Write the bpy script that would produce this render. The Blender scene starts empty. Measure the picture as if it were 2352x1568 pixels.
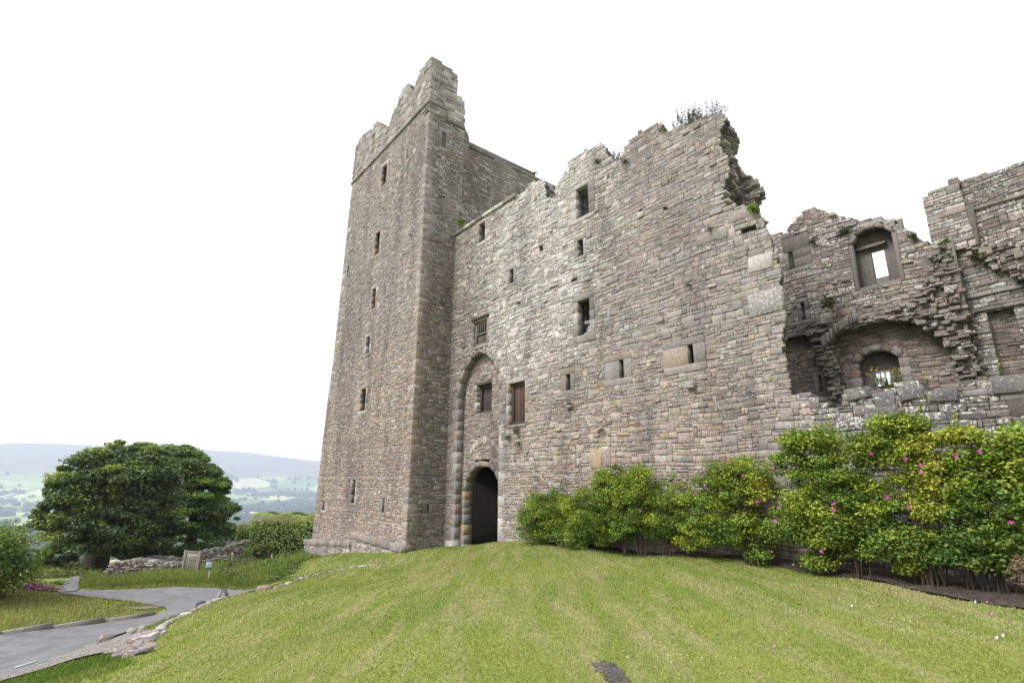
import bpy, math, random
import numpy as np
from mathutils import Matrix, Vector
from mathutils.geometry import delaunay_2d_cdt

S = bpy.context.scene
COL = S.collection
rad = math.radians

# ------------------------------------------------------------------ camera
F = 1205.83                      # focal length in units of a 2352 px wide picture
M = np.array([[0.9999856770, -0.0053521679, 0.0],
              [-0.0013898694, -0.2596797125, -0.9656937999],
              [0.0051685554, 0.9656799683, -0.2596834320]])
cd = bpy.data.cameras.new('camera')
cam = bpy.data.objects.new('camera', cd)
COL.objects.link(cam)
cd.sensor_width = 36.0
cd.lens = 36.0 * F / 2352.0
cd.clip_start = 0.1
cd.clip_end = 30000.0
cam.matrix_world = Matrix([list(M[i]) + [0.0] for i in range(3)] + [[0, 0, 0, 1]])
S.camera = cam

# ------------------------------------------------------------------ world, sun, exposure
SUN_EL, SUN_AZ = rad(44), rad(240)   # compass azimuth the light comes from (0 = +Y, clockwise)
w = bpy.data.worlds.new('World')
S.world = w
w.use_nodes = True
nt = w.node_tree
for n in list(nt.nodes):
    nt.nodes.remove(n)
def N_(tree, t, **k):
    n = tree.nodes.new(t)
    for a, b in k.items():
        setattr(n, a, b)
    return n
out = N_(nt, 'ShaderNodeOutputWorld')
bg = N_(nt, 'ShaderNodeBackground')
sky = N_(nt, 'ShaderNodeTexSky')
sky.sky_type = 'NISHITA'
sky.sun_disc = False
sky.sun_elevation = SUN_EL
sky.sun_rotation = SUN_AZ
sky.dust_density = 4.0
tc = N_(nt, 'ShaderNodeTexCoord')
mp = N_(nt, 'ShaderNodeMapping')
mp.inputs['Scale'].default_value = (1.0, 1.0, 2.6)
nz = N_(nt, 'ShaderNodeTexNoise')
nz.inputs['Scale'].default_value = 1.3
nz.inputs['Detail'].default_value = 5.0
cr = N_(nt, 'ShaderNodeValToRGB')
cr.color_ramp.elements[0].position = 0.35
cr.color_ramp.elements[0].color = (5.6, 5.65, 5.8, 1)
cr.color_ramp.elements[1].position = 0.66
cr.color_ramp.elements[1].color = (16.5, 16.6, 16.7, 1)
mx = N_(nt, 'ShaderNodeMix', data_type='RGBA')
mx.inputs[0].default_value = 0.88
nt.links.new(tc.outputs['Generated'], mp.inputs['Vector'])
nt.links.new(mp.outputs[0], nz.inputs['Vector'])
nt.links.new(nz.outputs[0], cr.inputs[0])
nt.links.new(sky.outputs[0], mx.inputs[6])
nt.links.new(cr.outputs[0], mx.inputs[7])
nt.links.new(mx.outputs[2], bg.inputs[0])
bg.inputs[1].default_value = 0.05
nt.links.new(bg.outputs[0], out.inputs[0])

sd = bpy.data.lights.new('sun', 'SUN')
sd.energy = 1.5
sd.angle = rad(25)
sd.color = (1.0, 0.975, 0.95)
sun = bpy.data.objects.new('sun', sd)
COL.objects.link(sun)
_d = Vector((math.sin(SUN_AZ) * math.cos(SUN_EL), math.cos(SUN_AZ) * math.cos(SUN_EL), math.sin(SUN_EL)))
sun.rotation_euler = _d.to_track_quat('Z', 'Y').to_euler()

S.view_settings.view_transform = 'Standard'
S.view_settings.look = 'None'
S.view_settings.exposure = 1.65
S.view_settings.gamma = 1.0
S.view_settings.use_curve_mapping = False
S.cycles.max_bounces = 6
S.cycles.transparent_max_bounces = 4
S.cycles.volume_bounces = 1

# ------------------------------------------------------------------ the castle's two directions, and rays through the picture
DW = np.array([-0.62520741, 0.78045865, 0.0])     # along the entrance front, away
RV = np.array([0.78045866, 0.62520741, 0.0])      # into the building
UP = np.array([0.0, 0.0, 1.0])
C0 = np.array([-4.25060823, 22.60381228, 0.0])    # tower corner
PS = 0.91875

def ray(sx, sy):
    return M @ np.array([sx * PS - 1176.0, -(sy * PS - 784.1), -F])

class Plane:
    """vertical wall plane: u to the right along it, z up, d outwards"""
    def __init__(self, O, U, Nn):
        self.O, self.U, self.N = O, U, Nn
    def p(self, u, z, d=0.0):
        return self.O + self.U * u + self.N * d + UP * z
    def P(self, u, z, d):
        return self.O + np.outer(u, self.U) + np.outer(d, self.N) + np.outer(z, UP)
    def px(self, sx, sy, d=0.0):
        r = ray(sx, sy)
        q = r * (((self.O + self.N * d) @ self.N) / (r @ self.N))
        return float((q - self.O) @ self.U), float(q[2])

def front(off):
    return Plane(C0 + RV * off, -DW, -RV)
SB = 1.8
FRONT = front(0.0)          # tower front
MAIN = front(SB)            # entrance range
RECESS = front(SB + 0.32)
INNER = front(SB + 6.0)     # far side of the ruined corner
RET = Plane(C0, RV, -DW)    # tower flank

# ------------------------------------------------------------------ helpers
ALB = 0.73      # overall reflectance of the materials, tuned against the exposure
def kc(*c):
    return tuple(x * ALB for x in c)

class MB:
    def __init__(self):
        self.v, self.q, self.t, self.c, self.n = [], [], [], [], 0
    def add(self, v, q=None, t=None, c=(0.3, 0.3, 0.3, 0)):
        v = np.asarray(v, float).reshape(-1, 3)
        if q is not None and len(q):
            self.q.append(np.asarray(q, int).reshape(-1, 4) + self.n)
        if t is not None and len(t):
            self.t.append(np.asarray(t, int).reshape(-1, 3) + self.n)
        c = np.asarray(c, float)
        if c.ndim == 1:
            if len(c) == 3:
                c = np.append(c, 0)
            c = np.tile(c, (len(v), 1))
        elif c.shape[1] == 3:
            c = np.hstack([c, np.zeros((len(c), 1))])
        c = c.copy(); c[:, :3] *= ALB
        self.v.append(v); self.c.append(c); self.n += len(v)
    def build(self, name, mats, parent=None, smooth=False, mat_q=None):
        v = np.vstack(self.v); c = np.vstack(self.c)
        q = np.vstack(self.q) if self.q else np.zeros((0, 4), int)
        t = np.vstack(self.t) if self.t else np.zeros((0, 3), int)
        me = bpy.data.meshes.new(name)
        me.vertices.add(len(v)); me.vertices.foreach_set('co', v.astype(np.float32).ravel())
        lv = np.concatenate([q.ravel(), t.ravel()])
        me.loops.add(len(lv)); me.loops.foreach_set('vertex_index', lv.astype(np.int32))
        nq, ntr = len(q), len(t)
        tot = np.concatenate([np.full(nq, 4), np.full(ntr, 3)]).astype(np.int32)
        st = np.concatenate([[0], np.cumsum(tot)[:-1]]).astype(np.int32)
        me.polygons.add(nq + ntr)
        me.polygons.foreach_set('loop_start', st)
        me.polygons.foreach_set('loop_total', tot)
        if smooth:
            me.polygons.foreach_set('use_smooth', np.ones(nq + ntr, bool))
        a = me.color_attributes.new('Col', 'FLOAT_COLOR', 'POINT')
        a.data.foreach_set('color', c.astype(np.float32).ravel())
        me.update(); me.validate()
        for m in (mats if isinstance(mats, (list, tuple)) else [mats]):
            me.materials.append(m)
        o = bpy.data.objects.new(name, me)
        COL.objects.link(o)
        if parent is not None:
            o.parent = parent
            o.matrix_parent_inverse = parent.matrix_world.inverted()
        return o

def tag(o, label=None, cat=None, group=None, kind=None):
    if label: o['label'] = label
    if cat: o['category'] = cat
    if group: o['group'] = group
    if kind: o['kind'] = kind
    return o

def thing(name, loc, label, cat, group=None):
    o = bpy.data.objects.new(name, None)
    o.empty_display_size = 0.3
    o.location = Vector([float(x) for x in loc])
    COL.objects.link(o)
    o.matrix_world = Matrix.Translation(o.location)
    return tag(o, label, cat, group)

BOXF = np.array([[0, 1, 2, 3], [7, 6, 5, 4], [0, 4, 5, 1], [1, 5, 6, 2], [2, 6, 7, 3], [3, 7, 4, 0]])
def box(mb, lo, hi, c, ax=None, o=None):
    x0, y0, z0 = lo; x1, y1, z1 = hi
    v = np.array([[x0, y0, z0], [x0, y1, z0], [x1, y1, z0], [x1, y0, z0], [x0, y0, z1], [x0, y1, z1], [x1, y1, z1], [x1, y0, z1]])
    if ax is not None:
        v = v @ np.array(ax)
    if o is not None:
        v = v + np.array(o)
    mb.add(v, q=BOXF, c=c)

def tube(mb, path, radii, c, seg=7):
    path = [np.asarray(p, float) for p in path]
    vs = []
    for i, p in enumerate(path):
        a = path[max(i - 1, 0)]; b = path[min(i + 1, len(path) - 1)]
        d = b - a; d = d / (np.linalg.norm(d) + 1e-9)
        s = np.cross(d, [0.3, 0.9, 0.2]); s /= np.linalg.norm(s) + 1e-9
        t = np.cross(d, s)
        for k in range(seg):
            an = 2 * math.pi * k / seg
            vs.append(p + radii[i] * (math.cos(an) * s + math.sin(an) * t))
    q = []
    for i in range(len(path) - 1):
        for k in range(seg):
            a = i * seg + k; b = i * seg + (k + 1) % seg
            q.append((a, b, b + seg, a + seg))
    n = len(vs)
    vs.append(path[-1])
    t = [((len(path) - 1) * seg + k, (len(path) - 1) * seg + (k + 1) % seg, n) for k in range(seg)]
    mb.add(np.array(vs), q=q, t=t, c=c)

def hash2(ix, iy, s):
    h = (ix * 374761393 + iy * 668265263 + s * 982451653) & 0x7fffffff
    h = ((h ^ (h >> 13)) * 1274126177) & 0x7fffffff
    return ((h ^ (h >> 16)) & 0xffff) / 65535.0
def vnoise(x, y, s=0):
    x = np.asarray(x, float); y = np.asarray(y, float)
    ix = np.floor(x).astype(np.int64); iy = np.floor(y).astype(np.int64)
    fx = x - ix; fy = y - iy
    fx = fx * fx * (3 - 2 * fx); fy = fy * fy * (3 - 2 * fy)
    a = hash2(ix, iy, s); b = hash2(ix + 1, iy, s); c = hash2(ix, iy + 1, s); d = hash2(ix + 1, iy + 1, s)
    return (a * (1 - fx) + b * fx) * (1 - fy) + (c * (1 - fx) + d * fx) * fy
def fbm(x, y, s=0, o=3):
    r = 0; a = 0.5
    for k in range(o):
        r = r + a * vnoise(x * 2 ** k + 17.3 * k, y * 2 ** k - 9.1 * k, s + k); a *= 0.5
    return r / (1 - 0.5 ** o)

# ------------------------------------------------------------------ materials
def mat(name, rough=0.9):
    m = bpy.data.materials.new(name)
    m.use_nodes = True
    t = m.node_tree
    for n in list(t.nodes):
        t.nodes.remove(n)
    o = N_(t, 'ShaderNodeOutputMaterial')
    b = N_(t, 'ShaderNodeBsdfPrincipled')
    b.inputs['Roughness'].default_value = rough
    b.inputs['Specular IOR Level'].default_value = 0.25
    t.links.new(b.outputs[0], o.inputs[0])
    return m, t, b, o
def noise(t, scale, detail=4, rough=0.55, vec=None, sc=None):
    n = N_(t, 'ShaderNodeTexNoise')
    n.inputs['Scale'].default_value = scale
    n.inputs['Detail'].default_value = detail
    n.inputs['Roughness'].default_value = rough
    if vec is not None:
        if sc:
            mpn = N_(t, 'ShaderNodeMapping'); mpn.inputs['Scale'].default_value = sc
            t.links.new(vec, mpn.inputs[0]); vec = mpn.outputs[0]
        t.links.new(vec, n.inputs['Vector'])
    return n.outputs[0]
def ramp(t, src, stops):
    r = N_(t, 'ShaderNodeValToRGB')
    e = r.color_ramp.elements
    while len(e) < len(stops):
        e.new(0.5)
    for k, (p, c) in enumerate(stops):
        e[k].position = p
        e[k].color = (c, c, c, 1) if not hasattr(c, '__len__') else (*c, 1)
    t.links.new(src, r.inputs[0])
    return r.outputs[0]
def mixc(t, f, a, b, mode='MIX'):
    m = N_(t, 'ShaderNodeMix', data_type='RGBA', blend_type=mode)
    for sock, val in ((m.inputs[0], f), (m.inputs[6], a), (m.inputs[7], b)):
        if hasattr(val, 'is_output') or isinstance(val, bpy.types.NodeSocket):
            t.links.new(val, sock)
        elif isinstance(val, (int, float)):
            sock.default_value = val
        else:
            sock.default_value = (*val, 1)
    return m.outputs[2]
def math_(t, op, a, b):
    m = N_(t, 'ShaderNodeMath', operation=op)
    for k, val in enumerate((a, b)):
        if isinstance(val, bpy.types.NodeSocket):
            t.links.new(val, m.inputs[k])
        else:
            m.inputs[k].default_value = val
    return m.outputs[0]
def bump(t, b, h, strength, dist):
    n = N_(t, 'ShaderNodeBump')
    n.inputs['Strength'].default_value = strength
    n.inputs['Distance'].default_value = dist
    t.links.new(h, n.inputs['Height'])
    t.links.new(n.outputs[0], b.inputs['Normal'])

def make_stone(name, fine=14.0, lich=(0.5, 0.485, 0.455)):
    m, t, b, o = mat(name, 0.93)
    ge = N_(t, 'ShaderNodeNewGeometry')
    at = N_(t, 'ShaderNodeVertexColor', layer_name='Col')
    pos = ge.outputs['Position']
    n1 = noise(t, fine, 6, 0.65, pos)
    n2 = noise(t, 2.3, 3, 0.5, pos)
    n0 = noise(t, fine * 3.2, 4, 0.7, pos)
    c = mixc(t, 1.0, at.outputs['Color'], ramp(t, n1, [(0.25, 0.62), (0.75, 1.35)]), 'MULTIPLY')
    c = mixc(t, 0.8, c, ramp(t, n0, [(0.3, 0.55), (0.55, 1.05), (0.75, 1.4)]), 'MULTIPLY')
    c = mixc(t, 0.6, c, ramp(t, n2, [(0.3, (0.86, 0.86, 0.9)), (0.7, (1.1, 1.07, 1.02))]), 'MULTIPLY')
    stn = noise(t, 1.0, 5, 0.6, pos, (0.9, 0.9, 0.16))
    c = mixc(t, 0.75, c, ramp(t, stn, [(0.34, (0.58, 0.57, 0.58)), (0.5, (1.0, 1.0, 1.0)), (0.7, (1.14, 1.13, 1.12))]), 'MULTIPLY')
    # lichen: pale crusts whose amount rides on the attribute's alpha
    vo = noise(t, 15.0, 4, 0.65, pos)
    th = math_(t, 'SUBTRACT', 0.80, math_(t, 'MULTIPLY', at.outputs['Alpha'], 0.42))
    ms = N_(t, 'ShaderNodeMapRange')
    t.links.new(vo, ms.inputs[0]); t.links.new(th, ms.inputs[1])
    t.links.new(math_(t, 'ADD', th, 0.06), ms.inputs[2])
    c = mixc(t, math_(t, 'MULTIPLY', ms.outputs[0], 0.85), c, lich)
    t.links.new(c, b.inputs['Base Color'])
    bump(t, b, math_(t, 'ADD', n1, math_(t, 'MULTIPLY', n0, 0.5)), 0.7, 0.03)
    return m
STONE = make_stone('castle_stone')
STONE2 = make_stone('field_stone', 22.0)

def make_leaf(name, trans=0.3, rough=0.5):
    m, t, b, o = mat(name, rough)
    at = N_(t, 'ShaderNodeVertexColor', layer_name='Col')
    t.links.new(at.outputs['Color'], b.inputs['Base Color'])
    tr = N_(t, 'ShaderNodeBsdfTranslucent')
    c = mixc(t, 1.0, at.outputs['Color'], (1.0, 1.15, 0.6), 'MULTIPLY')
    t.links.new(c, tr.inputs[0])
    ms = N_(t, 'ShaderNodeMixShader')
    ms.inputs[0].default_value = trans
    t.links.new(b.outputs[0], ms.inputs[1]); t.links.new(tr.outputs[0], ms.inputs[2])
    t.links.new(ms.outputs[0], o.inputs[0])
    return m
LEAF = make_leaf('leaf', 0.3)
PETAL = make_leaf('petal', 0.25, 0.6)

def make_attr(name, rough=0.8, nscale=20.0, lo=0.75, hi=1.2, bmp=0.3, bd=0.01, sc=None):
    m, t, b, o = mat(name, rough)
    at = N_(t, 'ShaderNodeVertexColor', layer_name='Col')
    ge = N_(t, 'ShaderNodeNewGeometry')
    n1 = noise(t, nscale, 5, 0.6, ge.outputs['Position'], sc)
    c = mixc(t, 1.0, at.outputs['Color'], ramp(t, n1, [(0.3, lo), (0.7, hi)]), 'MULTIPLY')
    t.links.new(c, b.inputs['Base Color'])
    bump(t, b, n1, bmp, bd)
    return m
WOOD = make_attr('weathered_wood', 0.75, 14.0, 0.65, 1.25, 0.4, 0.008, (6, 6, 0.5))
BARK = make_attr('bark', 0.9, 18.0, 0.6, 1.3, 0.8, 0.03, (1, 1, 0.3))
PAINT = make_attr('painted_board', 0.55, 10.0, 0.92, 1.05, 0.1, 0.003)
METAL = make_attr('iron', 0.5, 30.0, 0.8, 1.1, 0.1, 0.002)

def make_lawn(name, base, dark, straw, streak=True):
    m, t, b, o = mat(name, 0.95)
    ge = N_(t, 'ShaderNodeNewGeometry'); pos = ge.outputs['Position']
    big = noise(t, 0.55, 4, 0.55, pos)
    st = noise(t, 1.0, 5, 0.6, pos, (3.1, 0.4, 1.0))
    fi = noise(t, 30.0, 5, 0.7, pos)
    c = mixc(t, ramp(t, big, [(0.35, 0.0), (0.65, 1.0)]), dark, base)
    c = mixc(t, ramp(t, st, [(0.5, 0.0), (0.68, 0.85)]), c, straw)
    c = mixc(t, 1.0, c, ramp(t, fi, [(0.25, 0.45), (0.75, 1.5)]), 'MULTIPLY')
    t.links.new(c, b.inputs['Base Color'])
    bump(t, b, fi, 0.9, 0.03)
    return m
LAWN = make_lawn('lawn_turf', kc(0.30, 0.34, 0.07), kc(0.22, 0.275, 0.055), kc(0.44, 0.385, 0.2))
VERGE = make_lawn('verge_turf', kc(0.27, 0.31, 0.07), kc(0.19, 0.245, 0.05), kc(0.42, 0.36, 0.17))

def make_asphalt():
    m, t, b, o = mat('asphalt', 0.85)
    ge = N_(t, 'ShaderNodeNewGeometry'); pos = ge.outputs['Position']
    big = noise(t, 0.8, 4, 0.6, pos)
    fi = noise(t, 60.0, 4, 0.7, pos)
    trk = noise(t, 2.2, 5, 0.65, pos)
    c = mixc(t, big, kc(0.165, 0.162, 0.168), kc(0.255, 0.252, 0.26))
    c = mixc(t, 1.0, c, ramp(t, fi, [(0.3, 0.7), (0.7, 1.3)]), 'MULTIPLY')
    c = mixc(t, 1.0, c, ramp(t, trk, [(0.33, 0.72), (0.5, 1.0), (0.68, 1.15)]), 'MULTIPLY')
    t.links.new(c, b.inputs['Base Color'])
    bump(t, b, fi, 0.5, 0.012)
    return m
ASPHALT = make_asphalt()
def make_gravel(name, a, bb, scale=26.0, bd=0.04):
    m, t, b, o = mat(name, 0.95)
    ge = N_(t, 'ShaderNodeNewGeometry'); pos = ge.outputs['Position']
    v = N_(t, 'ShaderNodeTexVoronoi'); v.inputs['Scale'].default_value = scale
    t.links.new(pos, v.inputs['Vector'])
    n1 = noise(t, 6.0, 5, 0.65, pos)
    c = mixc(t, ramp(t, n1, [(0.3, 0.0), (0.7, 1.0)]), a, bb)
    sp_ = N_(t, 'ShaderNodeSeparateColor'); t.links.new(v.outputs['Color'], sp_.inputs[0])
    c = mixc(t, 1.0, c, ramp(t, sp_.outputs[0], [(0, .7), (1, 1.25)]), 'MULTIPLY')
    c = mixc(t, 1.0, c, ramp(t, v.outputs['Distance'], [(0.0, 1.2), (0.7, 0.55)]), 'MULTIPLY')
    t.links.new(c, b.inputs['Base Color'])
    h = math_(t, 'SUBTRACT', n1, v.outputs['Distance'])
    bump(t, b, h, 0.8, bd)
    return m
GRAVEL = make_gravel('gravel', kc(0.33, 0.29, 0.265), kc(0.50, 0.45, 0.42))
SOIL = make_gravel('soil', kc(0.085, 0.064, 0.05), kc(0.18, 0.14, 0.112), 20.0, 0.05)

def make_land():
    m, t, b, o = mat('dale_fields', 0.95)
    ge = N_(t, 'ShaderNodeNewGeometry'); pos = ge.outputs['Position']
    mpn = N_(t, 'ShaderNodeMapping')
    mpn.inputs['Scale'].default_value = (0.0042, 0.0030, 0.0)
    mpn.inputs['Rotation'].default_value = (0, 0, 0.5)
    t.links.new(pos, mpn.inputs[0])
    v = N_(t, 'ShaderNodeTexVoronoi'); v.inputs['Scale'].default_value = 1.0
    t.links.new(mpn.outputs[0], v.inputs['Vector'])
    sep = N_(t, 'ShaderNodeSeparateColor'); t.links.new(v.outputs['Color'], sep.inputs[0])
    c = ramp(t, sep.outputs[0], [(0.0, (0.09, 0.15, 0.035)), (0.35, (0.16, 0.23, 0.06)), (0.6, (0.27, 0.32, 0.10)), (0.85, (0.40, 0.38, 0.18)), (1.0, (0.12, 0.18, 0.05))])
    e = N_(t, 'ShaderNodeTexVoronoi', feature='DISTANCE_TO_EDGE'); e.inputs['Scale'].default_value = 1.0
    t.links.new(mpn.outputs[0], e.inputs['Vector'])
    c = mixc(t, ramp(t, e.outputs[0], [(0.02, 1.0), (0.035, 0.0)]), c, (0.03, 0.055, 0.02))
    spz = N_(t, 'ShaderNodeSeparateXYZ'); t.links.new(pos, spz.inputs[0])
    n1 = noise(t, 0.004, 4, 0.6, pos)
    hz = math_(t, 'ADD', spz.outputs[2], math_(t, 'MULTIPLY', n1, 90.0))
    mr = N_(t, 'ShaderNodeMapRange'); t.links.new(hz, mr.inputs[0])
    mr.inputs[1].default_value = 60; mr.inputs[2].default_value = 110
    c = mixc(t, mr.outputs[0], c, mixc(t, n1, (0.10, 0.075, 0.06), (0.17, 0.15, 0.07)))
    t.links.new(c, b.inputs['Base Color'])
    return m
LAND = make_land()

# ------------------------------------------------------------------ terrain
def gz(sx, sy, z):
    r = ray(sx, sy)
    return r * (z / r[2])
def wl(u, z, d=0.0, pl=MAIN):
    return pl.p(u, z, d)
CP = [gz(1540, 1700, -1.65), gz(120, 1707, -2.4), gz(360, 1640, -2.33), gz(420, 1560, -2.6), gz(540, 1503, -2.9),
      gz(650, 1483, -3.0), gz(760, 1445, -3.1), gz(900, 1415, -3.0), gz(975, 1411, -2.9),
      gz(0, 1700, -3.3), gz(100, 1664, -3.3), gz(225, 1616, -3.35), gz(398, 1562, -3.5), gz(0, 1590, -3.6), gz(390, 1540, -3.75),
      gz(0, 1470, -4.0), gz(190, 1481, -4.1), gz(440, 1469, -4.1), gz(620, 1478, -3.9), gz(270, 1450, -4.2), gz(450, 1440, -4.3),
      gz(640, 1385, -4.6), gz(620, 1420, -4.3), gz(215, 1435, -5.3), gz(170, 1478, -4.2), (-20.6, 28.5, -4.6),
      gz(2560, 1527, -1.6), gz(1960, 1432, -1.72), gz(1600, 1388, -1.9), gz(1310, 1350, -2.0),
      wl(0.1, -2.62), wl(2, -2.42), wl(4, -2.1), wl(6, -1.9), wl(9, -1.8), wl(12, -1.72), wl(15, -1.62), wl(19, -1.6), wl(25, -1.6),
      FRONT.p(-11.3, -4.6), FRONT.p(-9.4, -4.05), FRONT.p(-5.3, -3.2), FRONT.p(-0.1, -2.72), FRONT.p(-11.3, -5.0, -6), FRONT.p(0, -3.2, -9),
      (0, 0, -1.62), (4, 2, -1.6), (-3, 2, -1.85), (8, -4, -1.6), (-8, -3, -3.0), (0, -8, -1.6), (2, 10, -1.72), (0.5, 15, -1.95), (-3, 10, -2.15), (-3.5, 15.5, -2.6), (-2.4, 19.5, -2.55),
      (-14, 6, -3.6), (-22, 12, -3.8), (-30, 30, -5.2), (-22, 45, -6.2), (-10, 50, -6), (-36, 45, -8), (14, 30, -2.5), (25, 20, -2), (25, 0, -1.6), (5, 50, -5), (-30, -5, -4)]
CP = np.array([np.asarray(p, float) for p in CP])
def _tps():
    xy = CP[:, :2]; n = len(xy)
    d = np.linalg.norm(xy[:, None] - xy[None], axis=2)
    K = np.where(d > 0, d * d * np.log(d + 1e-12), 0) + np.eye(n) * 0.02
    P = np.hstack([np.ones((n, 1)), xy])
    A = np.block([[K, P], [P.T, np.zeros((3, 3))]])
    s = np.linalg.solve(A, np.concatenate([CP[:, 2], np.zeros(3)]))
    return s[:n], s[n:]
TW, TA = _tps()
def tz(x, y):
    x = np.atleast_1d(np.asarray(x, float)); y = np.atleast_1d(np.asarray(y, float))
    r = np.zeros(len(x))
    for k in range(0, len(x), 20000):
        X = np.stack([x[k:k + 20000], y[k:k + 20000]], 1)
        d = np.linalg.norm(X[:, None] - CP[None, :, :2], axis=2)
        r[k:k + 20000] = np.where(d > 0, d * d * np.log(d + 1e-12), 0) @ TW + TA[0] + X @ TA[1:]
    return r
def tz1(x, y):
    return float(tz([x], [y])[0])
def ghit(sx, sy, t0=2.0, t1=70.0):
    """where the sight line through a picture point meets the ground"""
    r = ray(sx, sy); r = r / np.hypot(r[0], r[1])
    ts = np.arange(t0, t1, 0.05)
    p = ts[:, None] * r[None]
    g = tz(p[:, 0], p[:, 1])
    i = np.argmax(p[:, 2] < g)
    if p[i, 2] >= g[i]:
        i = len(ts) - 1
    q = p[i].copy(); q[2] = g[i]
    return q

def inpoly(px_, py_, poly):
    poly = np.asarray(poly, float)
    c = np.zeros(len(px_), bool)
    j = len(poly) - 1
    for i in range(len(poly)):
        xi, yi = poly[i, :2]; xj, yj = poly[j, :2]
        c ^= ((yi > py_) != (yj > py_)) & (px_ < (xj - xi) * (py_ - yi) / (yj - yi + 1e-12) + xi)
        j = i
    return c
def resample(pts, step, closed=True, jit=0.0, rng=None):
    pts = [np.asarray(p, float)[:2] for p in pts]
    o = []
    n = len(pts) if closed else len(pts) - 1
    for i in range(n):
        a, b = pts[i], pts[(i + 1) % len(pts)]
        k = max(1, int(np.linalg.norm(b - a) / step))
        for j in range(k):
            q = a + (b - a) * j / k
            if jit and j:
                q = q + rng.normal(0, jit, 2)
            o.append(q)
    if not closed:
        o.append(pts[-1])
    return np.array(o)
def sheet(name, boundary, step, lift, m, jit=0.0, seed=1, rough=0.0, edge_drop=0.0):
    rng = np.random.default_rng(seed)
    b = resample(boundary, step, True, jit, rng)
    lo, hi = b.min(0), b.max(0)
    gx, gy = np.meshgrid(np.arange(lo[0], hi[0], step), np.arange(lo[1], hi[1], step))
    g = np.stack([gx.ravel(), gy.ravel()], 1) + rng.uniform(-0.2, 0.2, (gx.size, 2)) * step
    g = g[inpoly(g[:, 0], g[:, 1], b)]
    vs = [Vector(p) for p in np.vstack([b, g])]
    nb = len(b)
    r = delaunay_2d_cdt(vs, [(i, (i + 1) % nb) for i in range(nb)], [], 1, 1e-4)
    v = np.array([[p.x, p.y] for p in r[0]])
    z = tz(v[:, 0], v[:, 1]) + lift
    if rough:
        z = z + rough * (fbm(v[:, 0] * 3, v[:, 1] * 3, seed) - 0.35)
    mb = MB()
    mb.add(np.column_stack([v, z]), t=[f for f in r[2] if len(f) == 3])
    return mb.build(name, m, None, True)

# ------------------------------------------------------------------ masonry
TAN, GB, GREY = (.415, .335, .268), (.328, .29, .263), (.325, .307, .303)
PINK, OCH, PALE, DARK = (.378, .308, .282), (.49, .355, .21), (.60, .57, .54), (.17, .151, .142)
RED = (.275, .19, .16)
KINDS = np.array([TAN, GB, GREY, PINK, OCH, PALE, DARK, RED])
def palette(base, lich=0.0, var=0.13, zone=None, dim=1.0):
    """base: weights of the stone kinds (tan, brown, grey, pink, ochre, pale, dark, red); zone(u, z) may return other weights"""
    base = np.array(base, float)
    def f(u, z, rng):
        n = len(u)
        wts = np.tile(base, (n, 1)) if zone is None else zone(u, z, base)
        l = np.full(n, lich) if not callable(lich) else lich(u, z)
        wts = wts / wts.sum(1, keepdims=True)
        cs = np.cumsum(wts, 1)
        k = (rng.random(n)[:, None] > cs).sum(1).clip(0, len(KINDS) - 1)
        mean = wts @ KINDS
        c = (KINDS[k] * 0.42 + mean * 0.58) * 1.1
        c = c * (1 + rng.normal(0, var, n))[:, None].clip(0.5, 1.6) * dim
        c = c * (1 + rng.normal(0, 0.025, (n, 3)))
        a = np.clip(l * rng.gamma(1.2, 0.8, n), 0, .72)
        return np.column_stack([c.clip(0.02, 0.8), a])
    return f

def scan(poly, z):
    xs = []
    n = len(poly)
    for i in range(n):
        (x0, z0), (x1, z1) = poly[i][:2], poly[(i + 1) % n][:2]
        if (z0 > z) != (z1 > z):
            xs.append(x0 + (x1 - x0) * (z - z0) / (z1 - z0))
    xs.sort()
    return [(xs[i], xs[i + 1]) for i in range(0, len(xs) - 1, 2)]
def subtract(iv, holes):
    for a, b in holes:
        o = []
        for s, e, fs, fe in iv:
            if b <= s or a >= e:
                o.append((s, e, fs, fe)); continue
            if a > s: o.append((s, a, fs, False))
            if b < e: o.append((b, e, False, fe))
        iv = o
    return iv

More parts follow.
